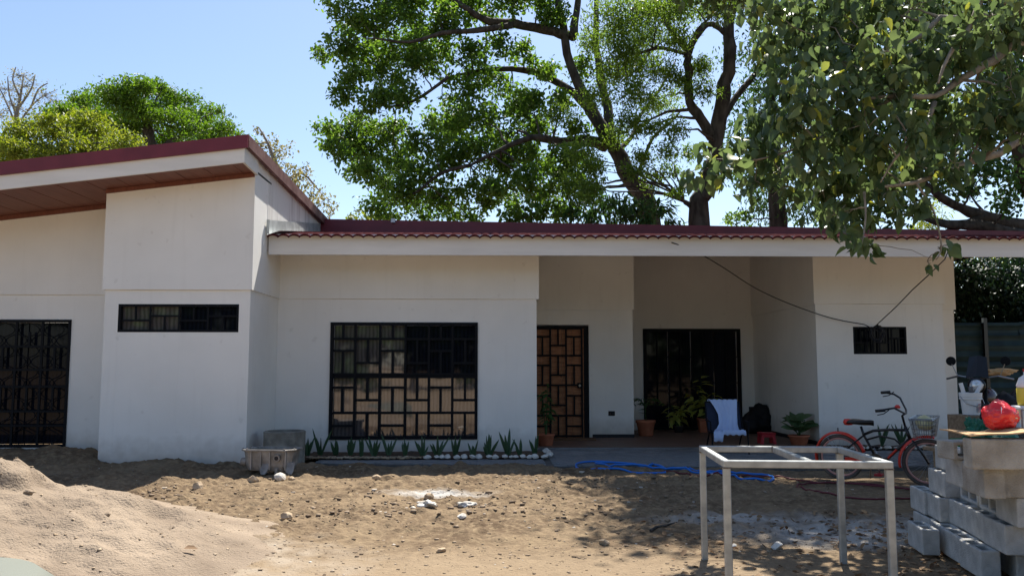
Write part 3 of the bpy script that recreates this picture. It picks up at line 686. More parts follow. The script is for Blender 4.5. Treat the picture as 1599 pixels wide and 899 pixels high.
gp = np.array([tuple(HL(random.uniform(-3.1, -1.3), random.uniform(.80, 1.0), .035)) for _ in range(260)])
v, q = rock_arrays(260, gp, rng.uniform(.015, .04, 260), 8)
tag(link('bed_gravel', fast_mesh('bed_gravel', v, q), M['stone_t']), 'small gravel along the left end of the planting bed', 'gravel', kind='stuff')

# ---------------------------------------------------------------- leaves and plants
OUT = np.array([[0, 0], [.28, .42], [.68, .40], [1, 0], [.68, -.40], [.28, -.42]])
def leaf_arrays(pos, dirs, nrm, L, W, fold=.25, bend=.15):
    n = len(pos); d = dirs / (np.linalg.norm(dirs, axis=1, keepdims=True) + 1e-9)
    s = np.cross(d, nrm); s /= (np.linalg.norm(s, axis=1, keepdims=True) + 1e-9); u = np.cross(s, d)
    a = OUT[:, 0][None, :, None]; b = OUT[:, 1][None, :, None]
    L = np.broadcast_to(L, (n,))[:, None, None]; W = np.broadcast_to(W, (n,))[:, None, None]
    V = pos[:, None, :] + d[:, None, :] * a * L + s[:, None, :] * b * W + u[:, None, :] * (np.abs(b) * W * fold - bend * L * a * a)
    q = np.array([(0, 1, 2, 3), (0, 3, 4, 5)])
    Q = (np.arange(n)[:, None, None] * 6 + q[None]).reshape(-1, 4)
    return V.reshape(-1, 3), Q
STN = np.array([0, .18, .42, .70, 1.0]); HWD = np.array([.02, .36, .46, .30, .0])
def leaf_arrays5(pos, dirs, nrm, L, W, fold=.25, bend=.15, r=rng):
    n = len(pos); d = dirs / (np.linalg.norm(dirs, axis=1, keepdims=True) + 1e-9)
    s_ = np.cross(d, nrm); s_ /= (np.linalg.norm(s_, axis=1, keepdims=True) + 1e-9); u = np.cross(s_, d)
    L = np.broadcast_to(L, (n,)); W = np.broadcast_to(W, (n,)); cv = bend * r.uniform(.2, 1.7, n); fo = fold * r.uniform(.2, 1.6, n); tw = r.normal(0, .35, n)
    V = np.zeros((n, 5, 3, 3))
    for i in range(5):
        a = STN[i]
        for j, sg in enumerate((-1, 0, 1)):
            b = HWD[i] * sg; ca, sa = np.cos(tw * a), np.sin(tw * a)
            side = s_ * ca[:, None] + u * sa[:, None]; up = u * ca[:, None] - s_ * sa[:, None]
            V[:, i, j] = pos + d * (a * L)[:, None] + side * (b * W)[:, None] + up * (abs(b) * W * fo - cv * L * a * a)[:, None]
    q = np.array([(3 * i + j, 3 * i + j + 1, 3 * i + 4 + j, 3 * i + 3 + j) for i in range(4) for j in range(2)])
    return V.reshape(-1, 3), (np.arange(n)[:, None, None] * 15 + q[None]).reshape(-1, 4)
def rand_dirs(n, r, zb=0):
    v = r.normal(0, 1, (n, 3)); v[:, 2] += zb; return v / np.linalg.norm(v, axis=1, keepdims=True)
def crown_points(clumps, r, per, sub=.42, flat=.75, nsub=9):
    "clumps: (centre, radius) -> leaf positions gathered in sub-clumps so that gaps stay open"
    out = []
    for c, rad in clumps:
        k = max(3, int(nsub)); d = rand_dirs(k, r) * (r.random((k, 1)) ** .45) * rad; d[:, 2] *= flat
        n = max(4, int(per * (rad ** 2)))
        w = r.integers(0, k, n); g = r.normal(0, 1, (n, 3)) * rad * sub * .5; g[:, 2] *= flat
        out.append(np.array(c)[None] + d[w] + g)
    return np.concatenate(out)
def bez(a, b, sag, n=7, wob=.0, r=random):
    a, b = Vector(a), Vector(b); m = (a + b) / 2 + Vector((0, 0, sag)); pts = []
    for i in range(n):
        t = i / (n - 1); p = a * (1 - t) ** 2 + m * 2 * t * (1 - t) + b * t * t
        if 0 < i < n - 1 and wob: p += Vector((r.uniform(-wob, wob), r.uniform(-wob, wob), r.uniform(-wob, wob)))
        pts.append(p)
    return pts
def tree(name, label, limbs, clumps, lmat, per, L, W, bark='bark', group=None, seed=0, sub=.42, flat=.75, droop=-.3, twig=.012, nsub=9, fold=.25, links=True, twigs_per=3, cat='tree', stem='trunk', crown='crown', bend=.15, szr=(.7, 1.25), fine=False):
    "limbs: list of (points, radii), first is the trunk; clumps: list of (centre, radius)"
    r = np.random.default_rng(seed); rr = random.Random(seed); fine_leaf = fine
    base = Vector(limbs[0][0][0]); root = tag(empty(name, base), label, cat, group)
    nodes = []
    for i, (pts, rad) in enumerate(limbs):
        pts = [Vector(p) for p in pts]
        # smooth and roughen the polyline
        fine = []; fr = []
        for k in range(len(pts) - 1):
            for t in (0, .33, .66):
                p0, p1, p2, p3 = pts[max(k - 1, 0)], pts[k], pts[k + 1], pts[min(k + 2, len(pts) - 1)]
                q_ = .5 * ((2 * p1) + (p2 - p0) * t + (2 * p0 - 5 * p1 + 4 * p2 - p3) * t * t + (3 * p1 - p0 - 3 * p2 + p3) * t ** 3)
                ra = rad[k] * (1 - t) + rad[k + 1] * t; fine.append(q_ + Vector((rr.uniform(-.25, .25), rr.uniform(-.25, .25), 0)) * ra); fr.append(ra * rr.uniform(.92, 1.1))
        fine.append(pts[-1]); fr.append(rad[-1])
        MB().tube([p - base for p in fine], fr, 9).build(stem if i == 0 else 'limb', M[bark], root, smooth=True)
        nodes += [(p, ra) for p, ra in zip(fine, fr)][2:]
    tw = MB()
    for c, rad in clumps:
        c = Vector(c)
        if links and nodes:
            p0, ra = min(nodes, key=lambda n_: (n_[0] - c).length + max(0, n_[0].z - c.z) * .3); dist = (p0 - c).length
            pts = bez(p0, c, dist * .12, 7, dist * .03, rr); r0 = min(ra * .6, twig * 1.5 + dist * .014)
            tw.tube([p - base for p in pts], [r0 + (twig * .5 - r0) * i / 6 for i in range(7)], 5)
        for _ in range(twigs_per):
            e = Vector(rand_dirs(1, r)[0]) * rad * .95; e.z *= flat
            tw.tube([p - base for p in bez(c, c + e, rad * .1, 4, rad * .06, rr)], [twig * .55, twig * .45, twig * .3, twig * .15], 4)
    if tw.v: tw.build('twigs', M[bark], root)['kind'] = 'stuff'
    pos = crown_points(clumps, r, per, sub, flat, nsub) - np.array(base)[None]; n = len(pos)
    d = rand_dirs(n, r, droop); nr = rand_dirs(n, r, 1.2); sz = r.uniform(*szr, n)
    v, q = (leaf_arrays5 if fine_leaf else leaf_arrays)(pos, d, nr, L * sz, W * sz * r.uniform(.8, 1.15, n), fold, bend)
    link(crown, fast_mesh(crown, v, q), M[lmat], root, smooth=fine_leaf)
    return root
def C(lst, Y, sp=0, seed=1, k=1.0):
    "clump list from (px, py, radius px[, dY])"
    r = random.Random(seed); out = []
    for t in lst:
        y = Y + (t[3] if len(t) > 3 else r.uniform(-sp, sp)); out.append((P(t[0], t[1], y), t[2] * y / F * k))
    return out
def LP(lst, Y, dy=0):
    return [P(a, b, Y + dy * i) for i, (a, b) in enumerate(lst)]

# big leaning tree behind the porch
Yt = 22
trunk = [Vector((P(1030, 345, Yt).x, Yt, -.1))] + LP([(1018, 345), (985, 285), (957, 228), (920, 170), (893, 105), (878, 40), (866, -30), (850, -120)], Yt)
limbs = [(trunk, [.33, .29, .23, .20, .165, .13, .11, .09, .05]),
         (LP([(950, 228), (915, 219), (875, 222), (830, 215), (780, 235), (735, 258)], Yt, -.25), [.19, .15, .12, .09, .06, .03]),
         (LP([(925, 175), (895, 145), (850, 118), (800, 108), (740, 112), (690, 125)], Yt, .3), [.14, .12, .10, .08, .05, .03]),
         (LP([(884, 55), (850, 46), (800, 37), (765, 34), (730, 15), (690, -15), (640, -50)], Yt, -.3), [.15, .13, .12, .10, .08, .06, .03]),
         (LP([(800, 40), (745, 48), (690, 52), (640, 66), (585, 60)], Yt - 1, -.2), [.08, .07, .06, .04, .02]),
         (LP([(893, 60), (900, 20), (905, -30)], Yt, .4), [.12, .10, .06]),
         (LP([(952, 225), (948, 170), (935, 100), (930, 30), (935, -60)], Yt, .5), [.16, .13, .10, .08, .05]),
         (LP([(960, 240), (985, 215), (1000, 180), (1030, 140), (1055, 95)], Yt, .5), [.08, .06, .05, .04, .02]),
         (LP([(985, 290), (1003, 255), (1020, 215), (1048, 190), (1070, 165)], Yt, .2), [.07, .05, .04, .03, .015]),
         (LP([(700, 120), (660, 150), (625, 165), (590, 165)], Yt - 1), [.05, .04, .03, .015]),
         (LP([(735, 258), (690, 270), (650, 300), (620, 310)], Yt - 1.4), [.05, .04, .03, .015])]
cl = C([(545, 25, 40), (590, 15, 45), (640, 5, 45), (690, 25, 40), (530, 65, 28), (575, 70, 42), (625, 60, 45), (670, 70, 38), (505, 85, 18), (555, 115, 36), (605, 110, 40), (650, 100, 34),
        (540, 150, 22), (585, 155, 34), (630, 145, 34), (560, 190, 30), (515, 205, 22), (550, 235, 38), (595, 225, 36), (520, 235, 26), (575, 265, 34), (620, 250, 34), (540, 205, 30), (610, 200, 30),
        (590, 300, 34), (635, 290, 34), (600, 330, 28), (650, 325, 34), (690, 300, 28), (660, 262, 34), (700, 250, 34), (665, 220, 34), (690, 180, 34), (715, 210, 34), (745, 185, 38), (740, 235, 36), (780, 215, 38),
        (720, 135, 34), (760, 120, 36), (800, 145, 36), (770, 265, 34), (810, 245, 36), (840, 205, 36), (830, 165, 34), (770, 290, 28), (760, 320, 22), (850, 265, 34), (820, 285, 30), (880, 245, 30), (735, 85, 30), (780, 75, 28), (820, 80, 26), (850, 110, 26),
        (720, 10, 36), (760, -5, 38), (800, 0, 34), (840, 10, 30), (880, 150, 24), (910, 110, 26), (900, 200, 22), (860, 20, 28), (700, 330, 26), (735, 300, 28), (730, 340, 22), (790, 310, 26), (850, 300, 28), (890, 270, 26), (910, 295, 26), (880, 325, 24), (700, -30, 50), (620, -40, 55), (560, -40, 50), (800, -50, 55), (900, -60, 55)], Yt, 1.8, 4)
tree('leaning_tree', 'tall leaning green tree with forked dark trunk behind the middle of the roof', limbs, cl, 'leaf_mid', 2100, .13, .072, seed=4, sub=.5, nsub=10, flat=.8)
# straight tree with feathery foliage
Yt = 20
trunk = [Vector((P(1090, 345, Yt).x, Yt, -.1))] + LP([(1092, 345), (1103, 300), (1115, 255), (1117, 210), (1128, 150), (1140, 95), (1138, 40), (1152, -20), (1160, -120)], Yt)
limbs = [(trunk, [.28, .26, .21, .19, .19, .17, .15, .14, .12, .06]),
         (LP([(1113, 215), (1095, 185), (1078, 160), (1075, 110), (1072, 80), (1058, 60), (1040, 35), (1015, -10)], Yt), [.14, .13, .11, .10, .09, .08, .06, .03]),
         (LP([(1074, 90), (1085, 60), (1105, 38), (1125, 45), (1138, 60)], Yt), [.09, .08, .07, .07, .06]),
         (LP([(1090, 330), (1075, 318), (1068, 315)], Yt), [.09, .07, .05]),
         (LP([(1120, 200), (1150, 150), (1185, 110), (1220, 60)], Yt, .4), [.10, .08, .06, .03]),
         (LP([(1072, 85), (1030, 75), (990, 85), (960, 80)], Yt, -.3), [.05, .04, .03, .015])]
cl = C([(960, 30, 40), (1000, 20, 42), (1040, 15, 40), (1080, 10, 40), (1120, 10, 34), (975, 75, 36), (1015, 65, 38), (1055, 60, 30), (1000, 110, 36), (1040, 115, 32), (960, 120, 34), (1095, 100, 26), (990, 155, 32), (1030, 160, 30),
        (1055, 200, 24), (1010, 200, 28), (975, 190, 26), (1040, 235, 22), (1000, 245, 22), (930, 60, 32), (1100, 140, 24), (930, 265, 26), (890, 290, 30), (850, 300, 28), (925, 300, 26), (880, 180, 28), (930, 150, 26),
        (1000, -30, 60), (1090, -40, 60), (1180, -30, 60), (1060, 130, 22), (1020, 280, 20), (960, 215, 24), (1040, 270, 20), (1060, 300, 16), (905, 235, 26), (915, 255, 26), (1075, 240, 16), (990, 265, 20)], Yt, 2.0, 8)
tree('feathery_tree', 'upright dark trunked tree with light feathery leaves right of the leaning tree', limbs, cl, 'leaf_feather', 4600, .095, .034, seed=8, sub=.62, nsub=12, flat=.7)
cl = C([(1175, 85, 45), (1190, 150, 45), (1170, 205, 40), (1195, 250, 44), (1165, 275, 30), (1220, 210, 50), (1230, 120, 55), (1215, 300, 42), (1260, 60, 60), (1250, 310, 40), (1190, 325, 26), (1160, 345, 22), (1260, 200, 60)], 21, 1, 3)
tree('drooping_tree', 'dark green fine leaved tree between the upright trunk and the near branches', [([Vector((P(1215, 345, 21).x, 21, 0))] + LP([(1215, 345), (1212, 250), (1205, 150), (1215, 60)], 21), [.25, .22, .18, .12, .05])], cl, 'leaf_dark', 1500, .12, .045, seed=12, sub=.6, nsub=10, flat=1.0, droop=-1.2)
# dense dark tree at the right, behind the house
Yr = 19
rl = [Vector((P(1690, 345, Yr).x, Yr, 0)), P(1660, 345, Yr), P(1615, 290, Yr), P(1590, 200, Yr), P(1570, 90, Yr), P(1560, -40, Yr)]
limbs = [(rl, [.40, .36, .30, .24, .18, .08]),
         (LP([(1650, 362), (1590, 352), (1545, 340), (1500, 325), (1465, 305), (1440, 280)], Yr, -.1), [.19, .17, .14, .11, .08, .04]),
         (LP([(1640, 375), (1580, 365), (1530, 352), (1480, 350), (1440, 340)], Yr - .5), [.16, .15, .13, .10, .05]),
         (LP([(1540, 338), (1500, 352), (1470, 368), (1450, 385)], Yr - .3), [.09, .08, .06, .03])]
cl = C([(1420, 60, 70), (1500, 40, 75), (1580, 50, 75), (1400, 140, 70), (1470, 130, 75), (1550, 140, 75), (1620, 130, 70), (1420, 215, 65), (1490, 215, 70), (1570, 225, 70), (1630, 230, 60), (1400, 280, 55), (1450, 275, 50), (1540, 270, 45), (1600, 290, 50), (1350, 220, 60), (1330, 300, 45), (1380, 330, 36), (1300, 340, 34), (1340, 100, 65), (1340, 20, 65), (1580, 320, 24), (1500, 290, 34), (1450, -40, 80), (1570, -50, 80)], Yr, 1.6, 5)
tree('dark_shade_tree', 'dense dark shade tree with sprawling limbs behind the right end of the roof', limbs, cl, 'leaf_dark', 1100, .13, .08, seed=15, sub=.5, nsub=10)
# background trees at the left
Yd = 46
dome = [(110, 185, 34), (140, 165, 34), (175, 150, 34), (215, 142, 34), (250, 150, 34), (285, 165, 34), (320, 182, 32), (350, 200, 28), (368, 218, 22), (130, 195, 34), (165, 180, 36), (205, 172, 38), (245, 180, 36), (285, 195, 34), (320, 210, 30), (230, 205, 34), (265, 222, 30), (195, 205, 34), (345, 222, 24), (300, 226, 24), (340, 170, 10), (225, 132, 18), (255, 136, 16), (100, 170, 18), (160, 215, 36), (200, 235, 36)]
tree('domed_tree', 'broad dome shaped green tree beyond the high left roof', [([Vector((P(240, 300, Yd).x, Yd, 0)), P(238, 300, Yd), P(235, 240, Yd), P(230, 190, Yd)], [.5, .45, .4, .2]),
     (LP([(236, 250), (265, 225), (300, 205)], Yd), [.25, .2, .08]), (LP([(236, 250), (205, 215), (170, 190)], Yd), [.25, .2, .08])], C(dome, Yd, 3, 2), 'leaf_dome', 1100, .19, .09, seed=21, sub=.55, flat=.6, nsub=10, twig=.03)
Yd = 38
yl = [(20, 225, 38), (55, 215, 36), (95, 205, 34), (130, 195, 32), (165, 200, 32), (195, 218, 28), (215, 235, 20), (15, 250, 38), (60, 245, 38), (105, 235, 38), (145, 225, 36), (175, 240, 34), (120, 178, 16), (30, 200, 26), (-20, 230, 40), (75, 190, 20)]
tree('yellow_green_tree', 'yellow green bushy tree low at the far left behind the roof', [([Vector((P(90, 300, Yd).x, Yd, 0)), P(90, 300, Yd), P(95, 250, Yd), P(100, 215, Yd)], [.35, .32, .25, .1])], C(yl, Yd, 2, 3), 'leaf_yel', 1300, .16, .08, seed=22, sub=.55, flat=.6, nsub=10, twig=.025)
Yd = 50
bl = [(LP([(20, 330), (22, 240), (25, 190), (32, 150), (38, 115)], Yd), [.22, .2, .14, .08, .02])]
bl[0] = ([Vector((bl[0][0][0].x, Yd, 0))] + bl[0][0], [.24] + bl[0][1])
for a in ([(24, 200), (50, 165), (68, 150), (90, 140)], [(24, 195), (10, 160), (-5, 130)], [(28, 170), (48, 140), (55, 118)], [(24, 210), (60, 190), (85, 170)], [(26, 180), (15, 150), (12, 120)], [(30, 150), (20, 125), (25, 105)], [(50, 165), (60, 140), (75, 130)]):
    bl.append((LP(a, Yd), [.07, .05, .03, .012][:len(a)]))
tree('bare_tree', 'nearly leafless grey tree at the far left edge of the sky', bl, C([(70, 150, 22), (85, 160, 18), (40, 135, 26), (10, 140, 24), (60, 180, 26), (20, 165, 30), (30, 118, 18), (0, 180, 26)], Yd, 1.5, 3), 'leaf_dry', 110, .16, .08, bark='barkgrey', seed=23, sub=.8, nsub=14, twig=.022, twigs_per=26)
Yd = 27
tree('sparse_tree', 'sparse olive tree showing past the sloping edge of the high roof', [([Vector((P(440, 345, Yd).x, Yd, 0))] + LP([(440, 345), (438, 290), (425, 240), (405, 200)], Yd), [.16, .14, .1, .06, .02]), (LP([(438, 290), (470, 270), (500, 300)], Yd), [.06, .04, .015])],
     C([(402, 205, 10), (420, 225, 18), (440, 235, 18), (430, 260, 24), (455, 262, 20), (465, 285, 24), (480, 265, 12), (445, 295, 24), (490, 305, 20), (505, 320, 18), (520, 330, 12), (475, 315, 22), (420, 245, 16), (450, 325, 24), (400, 225, 14)], Yd, .8, 6), 'leaf_dry', 800, .11, .065, bark='barkpale', seed=24, sub=.6, nsub=10, twigs_per=5)
# shrubs and tops just over the ridge
def shrub(name, label, px, py, rs, Y, lm, per, L, W, seed, droop=-.3, **k):
    b = P(px, 345, Y); b.z = 0
    return tree(name, label, [([b, b + Vector((0, 0, 1.8)), P(px, py + 12, Y)], [.08, .06, .02])], C(rs, Y, .4, seed), lm, per, L, W, seed=seed, droop=droop, **k)
shrub('low_tree', 'green tree top just over the ridge below the leaning tree', 830, 320, [(800, 330, 26), (835, 318, 28), (865, 332, 26), (845, 340, 22), (815, 345, 24)], 20, 'leaf_mid', 620, .16, .09, 31)
shrub('mango_tree', 'dark long leaved mango tree top at the foot of the leaning trunk', 985, 325, [(925, 332, 28), (950, 318, 26), (980, 322, 34), (1010, 318, 30), (1035, 332, 24), (960, 340, 28), (1000, 342, 28), (905, 318, 18), (890, 338, 22), (1050, 345, 18)], 19.5, 'leaf_dark', 700, .24, .055, 32, droop=-1.0)
shrub('yellow_shrub', 'small yellowish shrub top at the left end of the ridge', 570, 335, [(560, 335, 16), (580, 340, 14), (548, 342, 10)], 24, 'leaf_yel', 620, .14, .08, 33)
shrub('bright_shrub', 'bright green bush top right of the upright trunk', 1150, 340, [(1150, 335, 14), (1140, 345, 12), (1165, 345, 14)], 24, 'leaf_feather', 700, .14, .07, 34)
shrub('palm_like_shrub', 'sunlit yellow green bush under the roof edge at far right', 1540, 405, [(1500, 400, 20), (1530, 395, 22), (1560, 402, 22), (1590, 400, 20), (1620, 400, 22), (1460, 335, 30), (1440, 360, 24), (1490, 370, 20), (1560, 375, 20)], 30, 'leaf_yel', 500, .2, .06, 35)

# near tree whose broad-leaved branches hang into the picture from the right
tb = Vector((7.4, 9.0, 0))
limbs = [([tb, Vector((7.3, 9.0, 1.5)), Vector((7.1, 9.0, 3.0)), Vector((6.6, 9.2, 4.6)), Vector((5.8, 9.4, 6.2)), Vector((5.0, 9.6, 7.6))], [.24, .21, .19, .16, .11, .05]),
         ([Vector((7.1, 9.0, 3.0)), P(1640, 215, 8.6), P(1560, 240, 8.4), P(1490, 262, 8.2), P(1430, 285, 8.0), P(1370, 292, 7.9)], [.11, .045, .036, .03, .022, .010]),
         ([Vector((6.8, 9.1, 4.0)), P(1610, 75, 8.4), P(1550, 95, 8.2), P(1500, 125, 8.1), P(1460, 150, 8.0), P(1400, 150, 8.0), P(1350, 155, 7.9)], [.12, .05, .045, .035, .028, .022, .012]),
         ([Vector((6.6, 9.2, 4.6)), P(1560, -5, 8.0), P(1510, 50, 7.8), P(1480, 90, 7.7), P(1465, 130, 7.6)], [.10, .03, .024, .018, .010]),
         ([Vector((6.6, 9.2, 4.6)), P(1500, 30, 8.4), P(1440, 55, 8.3), P(1380, 85, 8.2), P(1340, 120, 8.1)], [.10, .032, .026, .018, .009]),
         ([P(1460, 160, 8.0), P(1440, 205, 7.9), P(1400, 245, 7.8), P(1375, 285, 7.8)], [.025, .018, .012, .006]),
         ([P(1400, 150, 8.0), P(1330, 190, 8.2), P(1250, 230, 8.3), P(1180, 250, 8.4), P(1100, 262, 8.4)], [.02, .018, .014, .010, .005]),
         ([P(1350, 300, 7.9), P(1352, 340, 7.8), P(1345, 385, 7.7)], [.012, .009, .004]),
         ([P(1430, 285, 8.0), P(1458, 330, 8.0), P(1470, 385, 8.0), P(1462, 405, 8.0)], [.014, .010, .007, .004]),
         ([Vector((5.8, 9.4, 6.2)), Vector((4.8, 11.5, 7.9)), Vector((3.4, 13.4, 8.9)), Vector((2.4, 14.6, 9.4))], [.10, .08, .05, .02]),
         ([Vector((5.8, 9.4, 6.2)), Vector((5.6, 11.5, 8.0)), Vector((5.8, 13.6, 9.2)), Vector((6.4, 15.2, 9.8))], [.10, .08, .05, .02]),
         ([Vector((6.6, 9.2, 4.6)), Vector((6.0, 7.6, 5.6)), Vector((5.0, 6.6, 6.0))], [.09, .05, .02])]
cl = C([(1190, 15, 40), (1240, 20, 48), (1300, 15, 50), (1360, 20, 50), (1420, 15, 50), (1480, 20, 50), (1545, 25, 50), (1600, 20, 50), (1215, 70, 40), (1265, 80, 48), (1325, 75, 50), (1385, 80, 48), (1440, 90, 44), (1500, 80, 44), (1560, 75, 46),
        (1225, 130, 40), (1275, 140, 46), (1335, 135, 46), (1395, 140, 44), (1455, 150, 40), (1520, 150, 44), (1580, 140, 44), (1195, 185, 36), (1245, 190, 44), (1300, 195, 46), (1355, 200, 46), (1415, 205, 44), (1480, 205, 44), (1545, 200, 40), (1600, 205, 36),
        (1160, 235, 32), (1210, 240, 40), (1265, 250, 42), (1320, 255, 42), (1370, 260, 38), (1425, 260, 34), (1490, 255, 30), (1180, 285, 26), (1230, 290, 34), (1285, 300, 38), (1335, 305, 36), (1385, 300, 28), (1105, 250, 20), (1125, 275, 20), (1075, 275, 14), (1140, 250, 22), (1305, 335, 26), (1350, 340, 24), (1320, 365, 18), (1355, 385, 15), (1338, 380, 14), (1445, 320, 20),
        (1448, 408, 9), (1468, 388, 7), (1485, 382, 9), (1300, 345, 20), (1400, 330, 18)], 8.2, .55, 5, .9)
cl_hi = []
for _ in range(60):
    yc = random.uniform(12.0, 16.6); cl_hi.append((Vector((random.uniform(2.9, 8.8), yc, .44 * yc + random.uniform(2.3, 3.6))), random.uniform(.5, .8)))
tree('near_broadleaf_tree', 'broad leaved tree whose drooping branches hang in from the upper right', limbs, cl + cl_hi, 'leaf_near', 1750, .145, .105, bark='barkpale', seed=40, sub=.75, nsub=9, flat=1.0, droop=-1.5, twig=.010, fold=.5, twigs_per=5, bend=.34, szr=(.45, 1.2), fine=True)

# hedge and fence at the far right
hp = [(P(px, py, 21 + random.uniform(-.4, .4)), .75) for px in range(1480, 1680, 22) for py in (430, 455, 485, 510, 540)]
hb_ = Vector((P(1570, 600, 21).x, 21, 0))
tree('hedge', 'green hedge with deep shade put into its leaf colour, standing behind the zinc fence at far right', [([hb_, hb_ + Vector((0, 0, 1.2)), hb_ + Vector((.1, 0, 2.2))], [.07, .05, .02])], hp, 'leaf_deep', 900, .12, .07, seed=50, links=False, sub=.6, cat='hedge', stem='stem', crown='foliage')
fe = tag(empty('zinc_fence', (P(1480, 600, 19).x, 19, 0)), 'dark green corrugated zinc fence beyond the right corner of the house', 'fence')
for i in range(3):
    mb = MB(); Wd = 1.75; rows = 40
    for j in range(rows + 1):
        z = .05 + 2.35 * j / rows; y = .022 * math.sin(j * 2 * math.pi / 4) + random.uniform(-.006, .006)
        mb.v += [(i * Wd * .97, y + .012 * (i % 2), z + .02 * i), (i * Wd * .97 + Wd, y + .012 * (i % 2) + .03 * math.sin(j * .4), z + .02 * i + random.uniform(-.006, .006))]
    mb.f = [(2 * j, 2 * j + 1, 2 * j + 3, 2 * j + 2) for j in range(rows)]
    mb.build('zinc_sheet', M['fence'], fe)
    bx('post', M['bikeblack'], fe, i * Wd * .97 + .82, i * Wd * .97 + .90, -.12, -.04, 0, 2.5)
tag(bx('dark_beam', M['bikeblack'], None, -.5, 5.5, 0, .12, 3.85, 4.02, loc=(P(1480, 600, 22).x, 22.6, 0)), 'dark horizontal beam above the hedge at far right', 'beam')
for dx in (0, 2.6): bpy.data.objects['dark_beam']
o = bpy.data.objects['dark_beam']; bx('post', M['bikeblack'], o, 4.9, 5.0, .01, .11, 0, 3.85)

# trees behind the viewer, mirrored in the window panes
for i, (x, y, h, lm, lab) in enumerate(((-20, -23, 7, 'leaf_dark', 'farthest left of the leafy trees across the yard, seen only in the panes'), (-12, -24, 7.5, 'leaf_mid', 'second from left of the trees across the yard, seen only in the panes'), (-4, -22, 7, 'leaf_dark', 'middle tree of those across the yard, seen only in the panes'), (3, -24, 7.5, 'leaf_dark', 'tree across the yard right of the middle one, seen only in the panes'), (11, -23, 7, 'leaf_mid', 'second from right of the trees across the yard, seen only in the panes'), (19, -22, 7.5, 'leaf_dark', 'farthest right of the leafy trees across the yard, seen only in the panes'))):
    b = Vector((x, y, 0)); rr = random.Random(i)
    cs = [(b + Vector((rr.uniform(-4.2, 4.2), rr.uniform(-1.5, 1.5), rr.uniform(.8, h))), rr.uniform(1.2, 1.7)) for _ in range(30)]
    tree('yard_tree', lab, [([b, b + Vector((.1, 0, 2)), b + Vector((.2, .1, h - 1))], [.2, .16, .06])], cs, lm, 110, .5, .32, seed=60 + i, group='trees across the yard', twigs_per=0)

# ---------------------------------------------------------------- plants in the beds
def blade_mesh(name, blades):
    "strap leaves: (base, tip, width, curve)"
    mb = MB()
    for (b, t, wd, cv) in blades:
        b, t = Vector(b), Vector(t); ax = t - b; s = ax.cross(Vector((0, 1, .2))).normalized()
        if random.random() < .5: s = (s + Vector((0, random.uniform(-.9, .9), 0))).normalized()
        n_ = s.cross(ax).normalized(); L = ax.length; K = 6; V = []
        for i in range(K + 1):
            u = i / K; wv = wd * (.55 + .9 * u - 1.45 * u ** 3) if i < K else 0.002
            c = b + ax * u + Vector((ax.x, ax.y, 0)) * cv * u * u + n_ * 0
            V += [c - s * wv / 2 + n_ * wd * .15, c, c + s * wv / 2 + n_ * wd * .15]
        f = []
        for i in range(K):
            for j in range(2): f.append((3 * i + j, 3 * i + j + 1, 3 * i + 4 + j, 3 * i + 3 + j))
        mb.add(V, f)
    return mb.mesh(name)
snakes = [(483, .36, 6, 'tall dark snake plant beside the concrete ring'), (498, .36, 6, 'second snake plant from the concrete ring'), (525, .26, 6, 'snake plant below the left corner of the large window'), (548, .32, 7, 'bushy snake plant, fourth from the concrete ring'), (567, .30, 6, 'snake plant, fifth from the concrete ring'), (584, .28, 5, 'snake plant, sixth from the concrete ring'),
          (610, .28, 5, 'snake plant at the left end of the white stones'), (633, .26, 6, 'snake plant, second along the white stones'), (657, .30, 7, 'wide snake plant, third along the white stones'), (685, .36, 8, 'largest snake plant below the middle of the window'), (713, .26, 5, 'spreading snake plant right of the largest one'), (738, .30, 5, 'snake plant below the right corner of the large window'),
          (765, .32, 8, 'bushy dark snake plant on bare wall right of the window'), (792, .36, 6, 'thin leaved snake plant, third from the porch corner'), (811, .24, 4, 'smallest snake plant, second from the porch corner'), (833, .32, 5, 'snake plant with spread pale leaves by the porch corner')]
for i, (px, h, nb, lab) in enumerate(snakes):
    Yb = 13.12 + random.uniform(-.12, .14); p = P(px + random.uniform(-4, 4), 700, Yb); p.z = .03
    root = tag(empty('snake_plant', p), lab, 'plant', 'snake plants along the house wall')
    for k in range(nb):
        a = random.uniform(0, 6.28) if k else 1.5; lean = random.uniform(.12, .55) if k else .08; hh = h * random.uniform(.45, 1.18)
        link('leaf', blade_mesh('leaf', [((math.cos(a) * .02, math.sin(a) * .02, 0), (math.cos(a) * lean * hh, math.sin(a) * lean * hh * .6, hh), random.uniform(.042, .062), .25)]), M['leaf_snake'], root, smooth=True)
for px, Yb, lab in ((1377, 14.75, 'snake plant behind the bicycle frame'), (1408, 14.7, 'snake plant behind the bicycle front fork')):
    p = P(px, 690, Yb); p.z = .03; root = tag(empty('snake_plant', p), lab, 'plant', 'snake plants by the right block')
    for k in range(5):
        a = random.uniform(0, 6.28); hh = random.uniform(.28, .4)
        link('leaf', blade_mesh('leaf', [((0, 0, 0), (math.cos(a) * .35 * hh, math.sin(a) * .2 * hh, hh), .06, .25)]), M['leaf_snake'], root, smooth=True)

